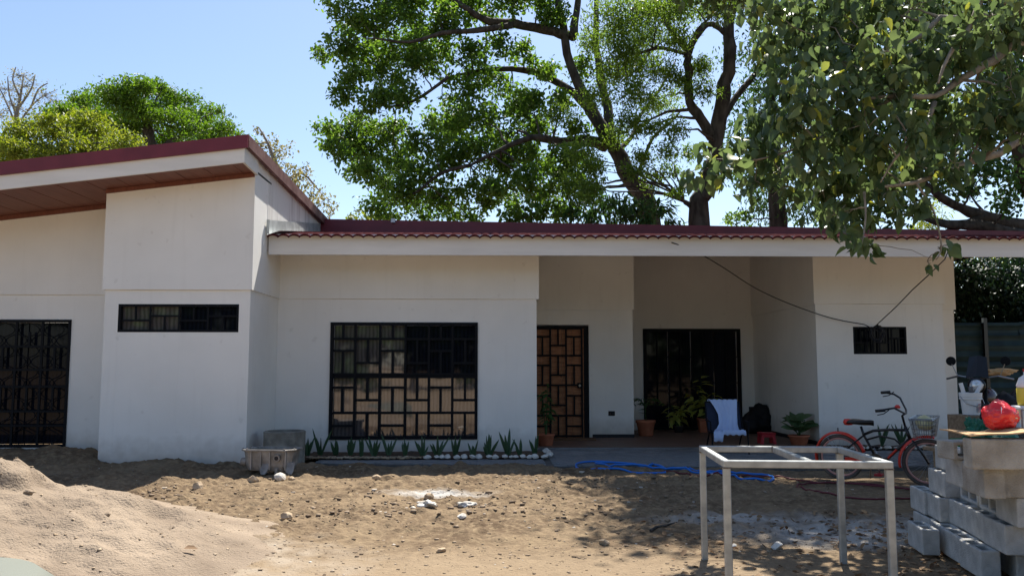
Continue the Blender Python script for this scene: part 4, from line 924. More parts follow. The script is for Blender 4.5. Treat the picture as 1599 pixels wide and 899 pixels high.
def potted(name, label, loc, pot, stems, lmat, leafL, leafW, seed=0, up=.4, square=False, potm='terra'):
    "pot=(r_base, r_top, h); stems: list of (dx,dy,height,nleaves)"
    root = tag(empty(name, loc), label, 'potted plant'); rb, rt, h = pot; r = np.random.default_rng(seed); rr = random.Random(seed)
    n = 4 if square else 28
    po = MB().lathe([(rb, 0), (rt * .96, h * .82), (rt * 1.06, h * .83), (rt * 1.06, h), (rt * .92, h), (rt * .9, h * .9), (.01, h * .88)], n).build('pot', M[potm], root, smooth=not square, bevel=.004)
    if square: po.rotation_euler.z = R(45)
    MB().lathe([(rt * .9, h * .9), (.005, h * .93)], 16).build('soil', M['soil'], root)
    P_, D_, N_ = [], [], []
    st = MB()
    for dx, dy, hh, nl in stems:
        e = Vector((dx, dy, h + hh)); pts = bez((dx * .1, dy * .1, h * .88), e, hh * .12, 6, .012, rr); st.tube(pts, [.011, .010, .009, .008, .006, .004], 6)
        for k in range(nl):
            t = .25 + .75 * (k + rr.random()) / nl; i = min(int(t * 5), 4); p = pts[i].lerp(pts[i + 1], t * 5 - i)
            a = rr.uniform(0, 6.28); P_.append(p); D_.append((math.cos(a), math.sin(a), rr.uniform(up - .5, up + .5))); N_.append((rr.uniform(-.3, .3), rr.uniform(-.6, .1), 1))
    st.build('stem', M['leaf_shrub'], root)
    P_, D_, N_ = map(np.array, (P_, D_, N_)); sz = r.uniform(.75, 1.2, len(P_))
    for i in range(len(P_)):
        v, q = leaf_arrays5(P_[i:i + 1].astype(float), D_[i:i + 1].astype(float), N_[i:i + 1].astype(float), leafL * sz[i], leafW * sz[i], .3, .35)
        link('leaf', fast_mesh('leaf', v, q), M[lmat], root)
    return root
ZF = .02
potted('potted_plant', 'leafy climbing plant in a pot at the porch corner left of the door', (.60, 14.95, ZF), (.12, .15, .2), [(.05, 0, .9, 16), (-.08, .05, .75, 14), (.1, .02, .6, 12)], 'leaf_shrub', .15, .06, 1, -.1)
pp = potted('potted_palm', 'small palm like plant in a round terracotta pot', (2.70, 17.0, ZF), (.14, .19, .31), [(0, 0, .32, 3)], 'leaf_shrub', .2, .05, 2)
for k in range(9):
    a = k * .7 + .3; fr = MB(); pts = [Vector((0, 0, .55)) + Vector((math.cos(a) * u * .34, math.sin(a) * u * .3, .20 * math.sin(u * 2.6) )) for u in (0, .25, .5, .75, 1)]
    fr.tube(pts, .005, 4)
    for u in range(1, 5):
        for s in (-1, 1):
            p = pts[u]; d = Vector((-math.sin(a) * s, math.cos(a) * s, -.5)) * .12; d2 = Vector((math.cos(a), math.sin(a), 0)) * .03
            fr.add([p, p + d * .5 + d2, p + d + d2 * 1.4, p + d * .5 - d2 * .2], [(0, 1, 2, 3)])
    fr.build('frond', M['leaf_shrub'], pp)
potted('potted_plant', 'tall yellow green broad leaved plant in a square terracotta pot before the sliding door', (4.08, 17.9, ZF), (.13, .17, .29), [(-.05, -.05, .85, 12), (-.30, -.08, .5, 10), (.22, -.05, .55, 11), (.05, -.12, .42, 11), (-.15, -.1, .65, 10)], 'leaf_varieg', .27, .115, 3, .1, True)
potted('potted_plant', 'drooping yellow green plant in a dark pot left of the square pot', (3.52, 17.8, ZF), (.08, .11, .14), [(-.16, -.05, .44, 8), (.14, -.05, .46, 8), (0, -.1, .3, 7), (-.24, 0, .26, 6)], 'leaf_varieg', .25, .105, 4, -.1, False, 'darkpot')
potted('potted_plant', 'white veined broad leaved plant in an orange pot behind the bicycle', (5.14, 15.1, ZF), (.13, .18, .17), [(0, 0, .30, 5), (-.14, -.05, .16, 5), (.10, -.05, .28, 5), (-.02, -.1, .12, 4)], 'leaf_dieff', .36, .20, 5, .7)

# ---------------------------------------------------------------- porch furniture
ch = tag(empty('folding_chair', (3.52, 13.85, 0)), 'low dark folding chair with navy mesh seat on the porch paving', 'chair')
for s in (-1, 1):
    MB().tube([(s * .29, -.28, .0), (s * .29, -.24, .34), (s * .29, .02, .34), (s * .29, .14, .58), (s * .28, .24, .82)], .012, 8).build('side_frame', M['black'], ch)
    MB().tube([(s * .27, .30, .0), (s * .27, .02, .33)], .011, 8).build('leg', M['black'], ch)
    MB().tube([(s * .30, -.24, .34), (s * .31, -.24, .52), (s * .31, .08, .53)], .012, 8).build('armrest', M['black'], ch)
MB().tube([(-.28, .24, .82), (.28, .24, .82)], .012, 8).build('top_rail', M['black'], ch); MB().tube([(-.29, -.24, .34), (.29, -.24, .34)], .012, 8).build('front_rail', M['black'], ch)
MB().box(-.275, .275, -.24, .05, .335, .345).build('seat', M['chairfab'], ch)
MB().add([(-.275, .05, .36), (.275, .05, .36), (.27, .235, .81), (-.27, .235, .81), (-.275, .06, .355), (.275, .06, .355), (.27, .245, .805), (-.27, .245, .805)], [(0, 1, 2, 3), (7, 6, 5, 4), (0, 3, 7, 4), (1, 5, 6, 2)]).build('backrest', M['chairfab'], ch)
# cloth hung over the back and seat
def drape():
    prof = [(.27, .55), (.262, .74), (.25, .845), (.222, .84), (.19, .74), (.13, .60), (.06, .45), (-.02, .37), (-.13, .362), (-.22, .36), (-.262, .345), (-.268, .27), (-.272, .20)]
    nu = 26; V = []
    for j, (y, z) in enumerate(prof):
        t = j / (len(prof) - 1)
        left = -.25 + .16 * math.exp(-((t - .45) / .16) ** 2) + (.0 if t < .8 else -.02); right = .25 - .05 * math.exp(-((t - .55) / .2) ** 2)
        for i in range(nu + 1):
            u = i / nu; x = left + (right - left) * u; f = .014 * math.sin(u * 34 + t * 3) * (.5 + t * .5) + .006 * math.sin(u * 71)
            drop = 0
            if j >= 10: drop = (.10 if u > .28 else 0) * (j - 9) / 3; 
            V.append((x, y - .012 - abs(f) * .9 - (0 if j < 3 else 0), z + .012 + (f * .6) + drop * (1 if j >= 10 else 0)))
    f = [(j * (nu + 1) + i, j * (nu + 1) + i + 1, (j + 1) * (nu + 1) + i + 1, (j + 1) * (nu + 1) + i) for j in range(len(prof) - 1) for i in range(nu)]
    o = MB().add(V, f).build('cloth', M['cloth'], loc=(3.52, 13.85, 0), smooth=True)
    so = o.modifiers.new('thick', 'SOLIDIFY'); so.thickness = .006
    tag(o, 'pale blue cloth draped over the dark folding chair', 'cloth')
drape()
def lump(name, label, cat, loc, sx, sy, sz, m, seed, amp=.3, sub=4, knot=None):
    import bmesh
    bm = bmesh.new(); bmesh.ops.create_icosphere(bm, subdivisions=sub, radius=1); r = random.Random(seed)
    from mathutils import noise as mn
    off = Vector((seed * 3.1, seed * 1.7, 0))
    for v in bm.verts:
        d = v.co.copy(); k = 1 + amp * mn.noise(d * 1.4 + off) + amp * .45 * mn.noise(d * 4 + off) + amp * .22 * (1 - 2 * abs(mn.noise(d * 6 + off)))
        v.co = Vector((d.x * sx * k, d.y * sy * k, max(-.92, d.z) * sz * k))
        if knot and d.z > .6: t = (d.z - .6) / .4; v.co.x += knot[0] * t; v.co.x *= 1; v.co.z += knot[1] * t * t
    me_ = bpy.data.meshes.new(name); bm.to_mesh(me_); bm.free()
    return tag(link(name, me_, M[m], loc=loc, smooth=True), label, cat)
for g, lab, sd_ in paper_spots: lump('crumpled_paper', lab, 'paper', g, .07, .05, .022, 'stone_w', sd_ % 13, 1.3, 3)
lump('black_sack', 'black bulging sack slumped in the porch corner', 'sack', (5.12, 17.6, .24), .30, .25, .27, 'blackcloth', 3, .35, 4, (.12, .10))
stl = tag(empty('plastic_stool', (4.62, 15.3, ZF)), 'small red plastic stool on the porch floor', 'stool')
MB().box(-.14, .14, -.13, .13, .17, .20).build('seat', M['redplastic'], stl, bevel=.012)
for a in (-1, 1):
    for b in (-1, 1): MB().add([(a * .14, b * .13, 0), (a * .09, b * .13, 0), (a * .09, b * .08, 0), (a * .14, b * .08, 0), (a * .125, b * .115, .17), (a * .07, b * .115, .17), (a * .07, b * .065, .17), (a * .125, b * .065, .17)], [(0, 1, 2, 3), (4, 5, 6, 7), (0, 1, 5, 4), (1, 2, 6, 5), (2, 3, 7, 6), (3, 0, 4, 7)]).build('leg', M['redplastic'], stl)
for b in (-1, 1): bx('apron', M['redplastic'], stl, -.12, .12, b * .118 - .004, b * .118 + .004, .12, .172)

# ---------------------------------------------------------------- concrete ring and cast housing
MB().lathe([(.30, 0), (.305, .47), (.29, .48), (.245, .48), (.24, .46), (.24, .05), (.01, .05)], 40).build('concrete_ring', M['ring'], loc=P(444, 700, 12.55) * 1, smooth=False)
cr = bpy.data.objects['concrete_ring']; cr.location.z = -.02; tag(cr, 'old round concrete ring standing in the corner by the block', 'concrete ring')
MB().lathe([(.238, .30), (.12, .33), (.005, .32)], 20).build('soil', M['soil'], cr)
gc = G(424, 741); gc.z = .02
ca = tag(empty('cast_housing', gc, R(-6)), 'grey cast metal machine housing filled with soil before the concrete ring', 'machine housing')
oct_ = [(-.34, -.12), (-.26, -.20), (.24, -.20), (.34, -.10), (.34, .14), (.24, .22), (-.26, .22), (-.34, .14)]
def ringloft(levels, name, parent, m):
    V = []; n = len(oct_)
    for sc, z in levels: V += [(x * sc, y * sc, z) for x, y in oct_]
    f = [(i * n + k, i * n + (k + 1) % n, (i + 1) * n + (k + 1) % n, (i + 1) * n + k) for i in range(len(levels) - 1) for k in range(n)] + [tuple(reversed(range(n)))]
    MB().add(V, f).build(name, M[m], parent, bevel=.006)
ringloft([(.80, .05), (.90, .12), (.97, .30), (1.07, .302), (1.07, .325), (.93, .325), (.90, .26), (.86, .20)], 'body', ca, 'cast')
MB().prism([(x * .89, y * .89) for x, y in oct_], .02).build('soil', M['soil'], ca, loc=(0, 0, .27))
for x in (-.20, -.07, .05, .26): bx('rib', M['cast'], ca, x - .008, x + .008, -.212, -.17, .07, .30)
MB().lathe([(.045, 0), (.045, .05), (.028, .05), (.028, .01), (.002, .01)], 16).build('boss', M['cast'], ca, loc=(.15, -.185, .22), rot=(R(90), 0, 0))
MB().lathe([(.026, 0), (.003, .002)], 14).build('bore', M['base'], ca, loc=(.15, -.232, .22), rot=(R(90), 0, 0))
MB().lathe([(.055, 0), (.055, .07), (.035, .075), (.02, .075)], 16).build('shaft_stub', M['cast'], ca, loc=(-.33, -.02, .15), rot=(0, R(-90), 0))
for x, y, rz in ((-.02, -.21, 0), (.30, -.16, 35)):
    MB().prism([(-.085, .13), (.085, .13), (.045, 0), (.02, -.035), (-.02, -.035), (-.045, 0)], .03, Matrix.Translation((x, y, .03)) @ Matrix.Rotation(R(rz), 4, 'Z') @ Matrix.Rotation(R(62), 4, 'X')).build('foot_bracket', M['cast'], ca, bevel=.004)
MB().tube([(.14, -.2, .0), (.14, -.2, .09)], .02, 10).build('bolt', M['cast'], ca); MB().lathe([(.035, 0), (.035, .02), (.02, .022)], 6).build('bolt_head', M['cast'], ca, loc=(.14, -.2, -.005))
for k, (x, y) in enumerate(oct_): MB().lathe([(.012, 0), (.012, .012), (.004, .013)], 6).build('rim_bolt', M['cast'], ca, loc=(x * 1.0, y * 1.0, .326))

# ---------------------------------------------------------------- hoses and cable
def gz(x, y): return float(ground_h(np.array([x]), np.array([y]))[0])
def hose(name, label, pix, r, m, closed=False, z0=0.012):
    pts = []
    for a, b in pix:
        g = G(a, b); pts.append(g)
    fine = []
    for k in range(len(pts) - 1):
        for t in np.linspace(0, 1, 7)[:-1]:
            p0, p1, p2, p3 = pts[max(k - 1, 0)], pts[k], pts[k + 1], pts[min(k + 2, len(pts) - 1)]
            q_ = .5 * ((2 * p1) + (p2 - p0) * t + (2 * p0 - 5 * p1 + 4 * p2 - p3) * t * t + (3 * p1 - p0 - 3 * p2 + p3) * t ** 3); fine.append(q_)
    fine.append(pts[-1])
    for i, p in enumerate(fine): p.z = max(gz(p.x, p.y), .010 if p.y > float(pave_front(p.x)) - .12 else -.03) + r * (1.2 + .9 * (i > len(fine) * .6))
    return tag(MB().tube(fine, r, 8).build(name, M[m], smooth=True), label, 'hose')
hose('water_hose', 'blue water hose coiled in flat loops at the edge of the paving', [(1040, 739), (985, 737), (930, 735), (902, 731), (905, 725), (940, 723), (1000, 729), (1060, 733), (1110, 735), (1150, 737), (1195, 742), (1208, 747), (1195, 751), (1160, 749), (1140, 743), (1090, 738), (1030, 734), (970, 731), (930, 727), (960, 726), (1020, 731)], .015, 'bluehose')
hose('air_hose', 'thin dark red hose trailing across the dirt under the steel frame', [(925, 735), (990, 737), (1040, 737), (1080, 743), (1120, 746), (1140, 742), (1125, 738), (1160, 741), (1215, 745), (1270, 753), (1330, 756), (1390, 762), (1440, 766), (1500, 770)], .010, 'redhose')
hose('air_hose', 'dark red hose looping on the ground behind the block pile', [(1500, 778), (1430, 779), (1370, 780), (1310, 776), (1265, 768), (1245, 760), (1255, 755), (1300, 755), (1360, 757), (1420, 765), (1480, 771)], .010, 'redhose')
cab = [HL(2.55, .98, 3.36), P(1085, 392, 13.2), P(1130, 418, 13.8), P(1180, 450, 14.3), P(1235, 475, 14.7), P(1300, 497, 14.9), P(1360, 508, 14.82)]
fine = []
for k in range(len(cab) - 1):
    for t in (0, .25, .5, .75):
        p0, p1, p2, p3 = cab[max(k - 1, 0)], cab[k], cab[k + 1], cab[min(k + 2, len(cab) - 1)]
        fine.append(.5 * ((2 * p1) + (p2 - p0) * t + (2 * p0 - 5 * p1 + 4 * p2 - p3) * t * t + (3 * p1 - p0 - 3 * p2 + p3) * t ** 3))
c0 = P(1370, 520, 14.80)
for k in range(90):
    a = k * .37; fine.append(c0 + Vector((math.cos(a) * (.10 + .03 * math.sin(k * .31)), .02 * math.sin(k * 1.3), math.sin(a) * (.13 + .03 * math.cos(k * .23)) - .01)))
fine += [P(1370, 506, 14.75), P(1400, 478, 14.0), P(1425, 452, 13.5), P(1447, 432, 13.1), P(1475, 405, 12.9), HL(7.0, .95, 3.3)]
tag(MB().tube(fine, .009, 5).build('electric_cable', M['base'], smooth=True), 'thin black cable slung from the eave to a coil on the small right window', 'cable')

# ---------------------------------------------------------------- steel table frame
tf = tag(empty('steel_table_frame', (1.91, 5.86, 0), R(-4)), 'bare welded steel tube table frame standing on the dirt', 'table frame')
tx, ty, tz, tw_ = .505, .485, .82, .046
for sx_, sy_ in ((-1, 1), (1, 1), (-1, -1), (1, -1)):
    bx('leg', M['tube'], tf, sx_ * tx - tw_ / 2, sx_ * tx + tw_ / 2, sy_ * ty - tw_ / 2, sy_ * ty + tw_ / 2, -.05, tz - tw_ - .001, bevel=.005)
for sy_ in (-1, 1): bx('long_rail', M['tube'], tf, -tx - tw_ / 2, tx + tw_ / 2, sy_ * ty - tw_ / 2, sy_ * ty + tw_ / 2, tz - tw_, tz, bevel=.005)
for x_ in (-tx, .03, tx): bx('cross_rail', M['tube'], tf, x_ - tw_ / 2, x_ + tw_ / 2, -ty + tw_ / 2 + .001, ty - tw_ / 2 - .001, tz - tw_ + .001, tz - .0015, bevel=.005)

M['weld'] = mat('weld_burn', (.10, .07, .055), (.20, .17, .15), scale=60, rough=.6, metal=.5)
for sx_, sy_ in ((-1, 1), (1, 1), (-1, -1), (1, -1)):
    e_ = tw_ / 2 + .0025; MB().box(sx_ * tx - e_, sx_ * tx + e_, sy_ * ty - e_, sy_ * ty + e_, tz - tw_ - .006, tz - tw_ + .002).build('weld_bead', M['weld'], tf, bevel=.002)
for sy_ in (-1, 1): MB().box(.03 - tw_ / 2 - .004, .03 + tw_ / 2 + .004, sy_ * (ty - tw_ / 2) - .004, sy_ * (ty - tw_ / 2) + .004, tz - tw_ + .004, tz + .0015).build('weld_bead', M['weld'], tf)
# ---------------------------------------------------------------- bicycle
bk = tag(empty('bicycle', (4.14, 10.62, 0), math.atan2(-.66, .76)), 'black and red cruiser bicycle with wire front basket parked by the blocks', 'bicycle')
lean = Matrix.Rotation(R(5), 4, 'X')
WR = .285; WB = 1.02
def bt_(name, pts, r, m, parent=bk, n=8): return MB().tube([lean @ Vector(p) for p in pts], r, n).build(name, M[m], parent, smooth=True)
def wheel(cx, steer=0):
    w_ = empty('wheel'); w_.parent = bk; T = lean @ Matrix.Translation((cx, 0, WR)) @ Matrix.Rotation(steer, 4, 'Z')
    def ringt(rad, r, n, m, nm):
        pts = [T @ Vector((rad * math.cos(a), 0, rad * math.sin(a))) for a in np.linspace(0, 2 * math.pi, 49)]; MB().tube(pts, r, n, False).build(nm, M[m], w_, smooth=True)
    ringt(WR - .022, .022, 10, 'rubber', 'tyre'); ringt(WR - .052, .013, 8, 'rim', 'rim')
    MB().tube([T @ Vector((0, -.05, 0)), T @ Vector((0, .05, 0))], .02, 10).build('hub', M['chrome'], w_)
    sp = MB()
    for k in range(24):
        a = k * 2 * math.pi / 24; sp.tube([T @ Vector((0, .02 * (-1) ** k, 0)), T @ Vector(((WR - .06) * math.cos(a), 0, (WR - .06) * math.sin(a)))], .0018, 4)
    sp.build('spokes', M['chrome'], w_)['kind'] = 'stuff'
    return T
T0 = wheel(0); ST_ = R(18); T1 = wheel(WB, ST_)
def fender(T, a0, a1, rad, nm):
    V = []; K = 26; prof = [(-.036, -.012), (-.03, .006), (0, .016), (.03, .006), (.036, -.012)]
    for i in range(K + 1):
        a = R(a0 + (a1 - a0) * i / K)
        for y, dr in prof: V.append(T @ Vector(((rad + dr) * math.cos(a), y, (rad + dr) * math.sin(a))))
    f = [(i * 5 + j, i * 5 + j + 1, (i + 1) * 5 + j + 1, (i + 1) * 5 + j) for i in range(K) for j in range(4)]
    o = MB().add(V, f).build(nm, M['redpaint'], bk, smooth=True); s_ = o.modifiers.new('t', 'SOLIDIFY'); s_.thickness = .003
fender(T0, 15, 205, WR + .022, 'rear_fender'); fender(T1, 75, 190, WR + .024, 'front_fender')
BB = (.44, 0, .27); SEAT = (.30, 0, .58); HT = (.80, 0, .66); HB_ = (.835, 0, .56)
bt_('seat_tube', [BB, (.36, 0, .46), SEAT, (.275, 0, .68)], .016, 'bikeblack'); bt_('top_tube', [SEAT, (.42, 0, .635), (.6, 0, .655), HT], .017, 'bikeblack'); bt_('mid_tube', [(.335, 0, .52), (.5, 0, .575), (.66, 0, .545), (.72, 0, .49)], .012, 'bikeblack')
bt_('down_tube', [BB, (.56, 0, .30), (.68, 0, .42), HB_], .019, 'bikeblack'); bt_('head_tube', [(.845, 0, .53), (.79, 0, .70)], .022, 'bikeblack')
MB().tube([lean @ Vector((.575, -.02, .315)), lean @ Vector((.68, -.02, .425))], .012, 8).build('frame_decal', M['redpaint'], bk)
for s in (-1, 1):
    bt_('chain_stay', [(.43, s * .03, .27), (.2, s * .05, .275), (0, s * .06, WR)], .010, 'bikeblack'); bt_('seat_stay', [(.30, s * .02, .57), (.12, s * .05, .42), (0, s * .06, WR)], .009, 'bikeblack')
    Rm = Matrix.Translation((WB, 0, 0)) @ Matrix.Rotation(ST_, 4, 'Z') @ Matrix.Translation((-WB, 0, 0))
    bt_('fork_blade', [Rm @ Vector((.86, s * .05, .56)), Rm @ Vector((.95, s * .055, .42)), Rm @ Vector((WB, s * .055, WR))], .011, 'bikeblack')
    bt_('fender_stay', [(0, s * .065, WR), (-.14, s * .04, .55)], .004, 'chrome')
bt_('fork_crown', [(.86, -.055, .56), (.86, .055, .56)], .014, 'bikeblack')
sd = MB(); V = []
for (x, wv, z) in ((-.02, .07, .735), (.03, .11, .752), (.10, .10, .748), (.18, .05, .745), (.26, .022, .748), (.29, .01, .742)):
    V += [lean @ Vector((x + .14, -wv, z - .012)), lean @ Vector((x + .14, -wv * .6, z + .012)), lean @ Vector((x + .14, 0, z + .016)), lean @ Vector((x + .14, wv * .6, z + .012)), lean @ Vector((x + .14, wv, z - .012)), lean @ Vector((x + .14, 0, z - .05))]
sd.add(V, [(i * 6 + j, i * 6 + (j + 1) % 6, (i + 1) * 6 + (j + 1) % 6, (i + 1) * 6 + j) for i in range(5) for j in range(6)] + [(0, 1, 2, 3, 4, 5)]); sad = sd.build('saddle', M['bikeblack'], bk, smooth=True)
lump_me = MB().lathe([(.01, -.04), (.05, -.035), (.062, 0), (.05, .035), (.01, .04)], 14).build('saddle_back', M['redpaint'], bk, loc=lean @ Vector((.125, 0, .728)), smooth=True)
Hm = Matrix.Translation((.77, 0, 0)) @ Matrix.Rotation(ST_ * .6, 4, 'Z') @ Matrix.Translation((-.77, 0, 0))
bt_('stem', [(.79, 0, .70), (.765, 0, .83), (.80, 0, .86)], .014, 'bikeblack')
bt_('handlebar', [Hm @ Vector(p) for p in ((.52, -.33, .93), (.62, -.32, .945), (.71, -.26, .955), (.80, -.14, .88), (.81, 0, .86), (.80, .14, .88), (.73, .27, 1.01), (.66, .32, 1.05), (.56, .33, 1.07))], .012, 'bikeblack')
for s, z in ((-1, .93), (1, 1.07)):
    bt_('grip', [Hm @ Vector((.51, s * .33, z - .003)), Hm @ Vector((.62, s * .325, z + .008))], .018, 'bikeblack'); bt_('brake_lever', [Hm @ Vector((.66, s * .32, z + .01)), Hm @ Vector((.60, s * .325, z - .035)), Hm @ Vector((.53, s * .335, z - .05))], .006, 'bikeblack')
MB().lathe([(.03, 0), (.034, .02), (.015, .04)], 12).build('bell', M['redpaint'], bk, loc=lean @ (Hm @ Vector((.74, -.2, .945))))
# basket of wire
bkt = empty('basket'); bkt.parent = bk; bo = Hm @ Vector((1.0, 0, .58))
def brect(z, sx_, sy_): return [lean @ (bo + Vector((a * sx_, b * sy_, z))) for a, b in ((-1, -1), (1, -1), (1, 1), (-1, 1), (-1, -1))]
for z, k in ((0, .72), (.055, .78), (.11, .84), (.165, .92), (.22, 1), (.235, 1.01)): MB().tube(brect(z, .125 * k, .165 * k), .0035 if z < .2 else .006, 5).build('wire', M['chrome'], bkt)
def bwire(a, b): MB().tube([lean @ (bo + Vector(a)), lean @ (bo + Vector(b))], .003, 4).build('wire', M['chrome'], bkt)
for k in np.linspace(-1, 1, 9):
    for s in (-1, 1): bwire((k * .09, s * .119, 0), (k * .125, s * .165, .235)); bwire((s * .09, k * .119, 0), (s * .125, k * .165, .235))
    bwire((k * .09, -.119, 0), (k * .09, .119, 0))
bundle = lump('cloth_bundle', 'pale yellow bundle sitting in the bicycle basket', 'bundle', (0, 0, 0), .085, .11, .085, 'ballyel', 5, .2, 3)
bundle.location = Matrix.Translation((4.14, 10.62, 0)) @ Matrix.Rotation(math.atan2(-.66, .76), 4, 'Z') @ (lean @ (bo + Vector((0, 0, .165))))
MB().lathe([(.095, -.008), (.095, .008), (.06, .008), (.06, -.008)], 28).build('chainring', M['bikeblack'], bk, loc=lean @ Vector((.44, -.06, .27)), rot=(R(90), 0, 0))
MB().prism([(.0, -.02), (.30, -.03), (.40, -.01), (.40, .02), (.30, .035), (.0, .02)], .012, lean @ Matrix.Translation((.08, -.068, .28)) @ Matrix.Rotation(R(90), 4, 'X')).build('chain_guard', M['redpaint'], bk)
for s, a in ((-1, -70), (1, 110)):
    e = Vector((.44 + .15 * math.cos(R(a)), s * .08, .27 + .15 * math.sin(R(a)))); bt_('crank', [(.44, s * .075, .27), e], .009, 'chrome'); MB().box(-.045, .045, -.04, .04, -.012, .012, lean @ Matrix.Translation(e + Vector((0, s * .05, 0)))).build('pedal', M['redplastic'] if s < 0 else M['black'], bk)
bt_('kickstand', [(.36, .03, .26), (.30, .14, .02)], .008, 'chrome'); bt_('reflector_stalk', [(-.01, 0, .60), (-.01, 0, .65)], .008, 'bikeblack')

# ---------------------------------------------------------------- concrete blocks
def block_mesh(name, m):
    mb = MB(); xs = [-.195, -.165, -.015, .015, .165, .195]; ys = [-.063, -.036, .036, .063]; z0, z1 = 0, .19
    holes = {(1, 1), (3, 1)}; idx = {}
    def vid(i, j, z):
        k = (i, j, z)
        if k not in idx: idx[k] = len(mb.v); mb.v.append((xs[i], ys[j], z))
        return idx[k]
    for i in range(5):
        for j in range(3):
            if (i, j) in holes:
                for a, b in (((i, j), (i + 1, j)), ((i + 1, j), (i + 1, j + 1)), ((i + 1, j + 1), (i, j + 1)), ((i, j + 1), (i, j))): mb.f.append((vid(*a, z1), vid(*b, z1), vid(*b, z0), vid(*a, z0)))
            else:
                mb.f.append((vid(i, j, z1), vid(i + 1, j, z1), vid(i + 1, j + 1, z1), vid(i, j + 1, z1))); mb.f.append((vid(i, j + 1, z0), vid(i + 1, j + 1, z0), vid(i + 1, j, z0), vid(i, j, z0)))
    ring = [(i, 0) for i in range(5)] + [(5, j) for j in range(3)] + [(i, 3) for i in range(5, 0, -1)] + [(0, j) for j in range(3, 0, -1)]
    for a, b in zip(ring, ring[1:] + ring[:1]): mb.f.append((vid(*a, z0), vid(*b, z0), vid(*b, z1), vid(*a, z1)))
    me_ = mb.mesh(name); me_.materials.append(M[m]); return me_
bmA, bmB = block_mesh('concrete_block', 'concrete'), block_mesh('concrete_block', 'concrete_b')
TA = math.atan2(.98, .19)         # long axis of the rows
def block(x, y, z, label, rz=TA, rx=0, me_=bmA, ry=0):
    o = bpy.data.objects.new('concrete_block', me_); COL.objects.link(o); o.location = (x + random.uniform(-.010, .010), y + random.uniform(-.006, .006), z)
    o.rotation_euler = (rx, ry, rz + random.uniform(-.05, .05)); o['label'] = label; o['category'] = 'concrete block'; o['group'] = 'concrete blocks of the pile'
    b = o.modifiers.new('bevel', 'BEVEL'); b.width = .009; b.segments = 2; b.limit_method = 'ANGLE'
    return o
H_ = .193
def rowpt(x, y, k, off=0): return (x + .19 * .4 * k + .98 * off, y + .98 * .4 * k - .19 * off)
for k, lab in enumerate(('front block of the bottom row of the block pile', 'second block of the bottom row of the pile', 'third block of the bottom row of the pile', 'rearmost block of the bottom row of the pile')):
    block(*rowpt(3.235, 5.895, k), 0, lab)
block(3.20, 6.62, 0, 'lone block standing on the ground at the left foot of the pile')
for k, lab in enumerate(('front block of the second row up', 'second block of the second row up', 'third block of the second row up')): block(*rowpt(3.315, 5.74, k), H_, lab)
block(3.47, 6.88, H_, 'rear block of the second row up, showing its end face'); block(3.50, 7.20, H_, 'leftmost block of the second row up, beside the dirt')
block(*rowpt(3.34, 5.64, 0), 2 * H_, 'front block of the third row up')
x_, y_ = rowpt(3.35, 5.64, 1); block(x_ - .03, y_, 2 * H_ + .063, 'third row block on its side showing its cells, nearer one', rx=0, ry=0).rotation_euler = (R(90), 0, TA)
x_, y_ = rowpt(3.36, 5.66, 2.05); block(x_ - .03, y_, 2 * H_ + .063, 'third row block on its side showing its cells, farther one').rotation_euler = (R(90), 0, TA)
block(*rowpt(3.29, 5.70, 3), 2 * H_, 'rear block of the third row up, beside the bicycle wheel')
block(3.10, 5.58, 3 * H_, 'rough stained block end on the fourth row', me_=bmB); block(3.34, 5.50, 3 * H_, 'stained block lying crosswise at the right of the fourth row', rz=R(4), me_=bmB)
block(*rowpt(3.11, 5.58, 1.02), 3 * H_, 'middle block of the fourth row up'); block(3.56, 6.85, 3 * H_, 'rear block of the fourth row, standing out against the wheel')
block(3.09, 5.36, 4 * H_, 'topmost long block lying crosswise under the cardboard', rz=R(-3), me_=bmB)
block(3.23, 6.05, 4 * H_ + .063, 'top row block on its side with open cells toward the yard', rz=R(10), me_=bmB).rotation_euler = (R(90), 0, R(8))
for z_, rw in ((0, 'bottom'), (1, 'second'), (2, 'third')):
    for k, wh in enumerate(('front', 'next', 'rear')): block(*rowpt(3.30 + .02 * z_, 5.88 - .10 * z_, k, .15), z_ * H_, '%s inner block right of the outer %s row of the pile' % (wh, rw))
block(*rowpt(3.28, 5.60, .7, .16), 3 * H_, 'inner block of the fourth row behind the stained crosswise block')
block(3.50, 5.42, 0, 'block lying at the bottom right corner with open cells', rz=R(60), rx=0); block(3.36, 5.17, 0.0, 'tilted block leaning at the lower right edge of the picture', rz=R(80)).rotation_euler = (R(20), 0, R(72)); block(3.50, 5.12, .19, 'block balanced on the corner blocks at lower right', rz=R(95), me_=bmB)

# ---------------------------------------------------------------- things heaped on and behind the blocks
zc = 5 * H_ + .004
def sheet():
    V = []; nxs, nys = 16, 6
    for j in range(nys + 1):
        for i in range(nxs + 1):
            u, v_ = i / nxs, j / nys; x = -.36 + .95 * u; V.append((x, -.18 + .42 * v_, zc + .016 + .03 * math.exp(-((u - .42) / .12) ** 2) + .012 * math.sin(u * 9 + v_ * 2) * (u < .35)))
    o = MB().add(V, [(j * 17 + i, j * 17 + i + 1, (j + 1) * 17 + i + 1, (j + 1) * 17 + i) for j in range(nys) for i in range(nxs)]).build('cardboard_sheet', M['card'], loc=(3.25, 5.46, 0), rot=(0, 0, R(-3)))
    s_ = o.modifiers.new('t', 'SOLIDIFY'); s_.thickness = .008; tag(o, 'creased brown cardboard sheet lying on top of the block pile', 'cardboard')
sheet()
rb_ = lump('plastic_bag', 'knotted red plastic bag on the cardboard sheet', 'bag', (3.25, 5.60, zc + .115), .105, .105, .09, 'redbag', 8, .22, 5, (.0, .02))
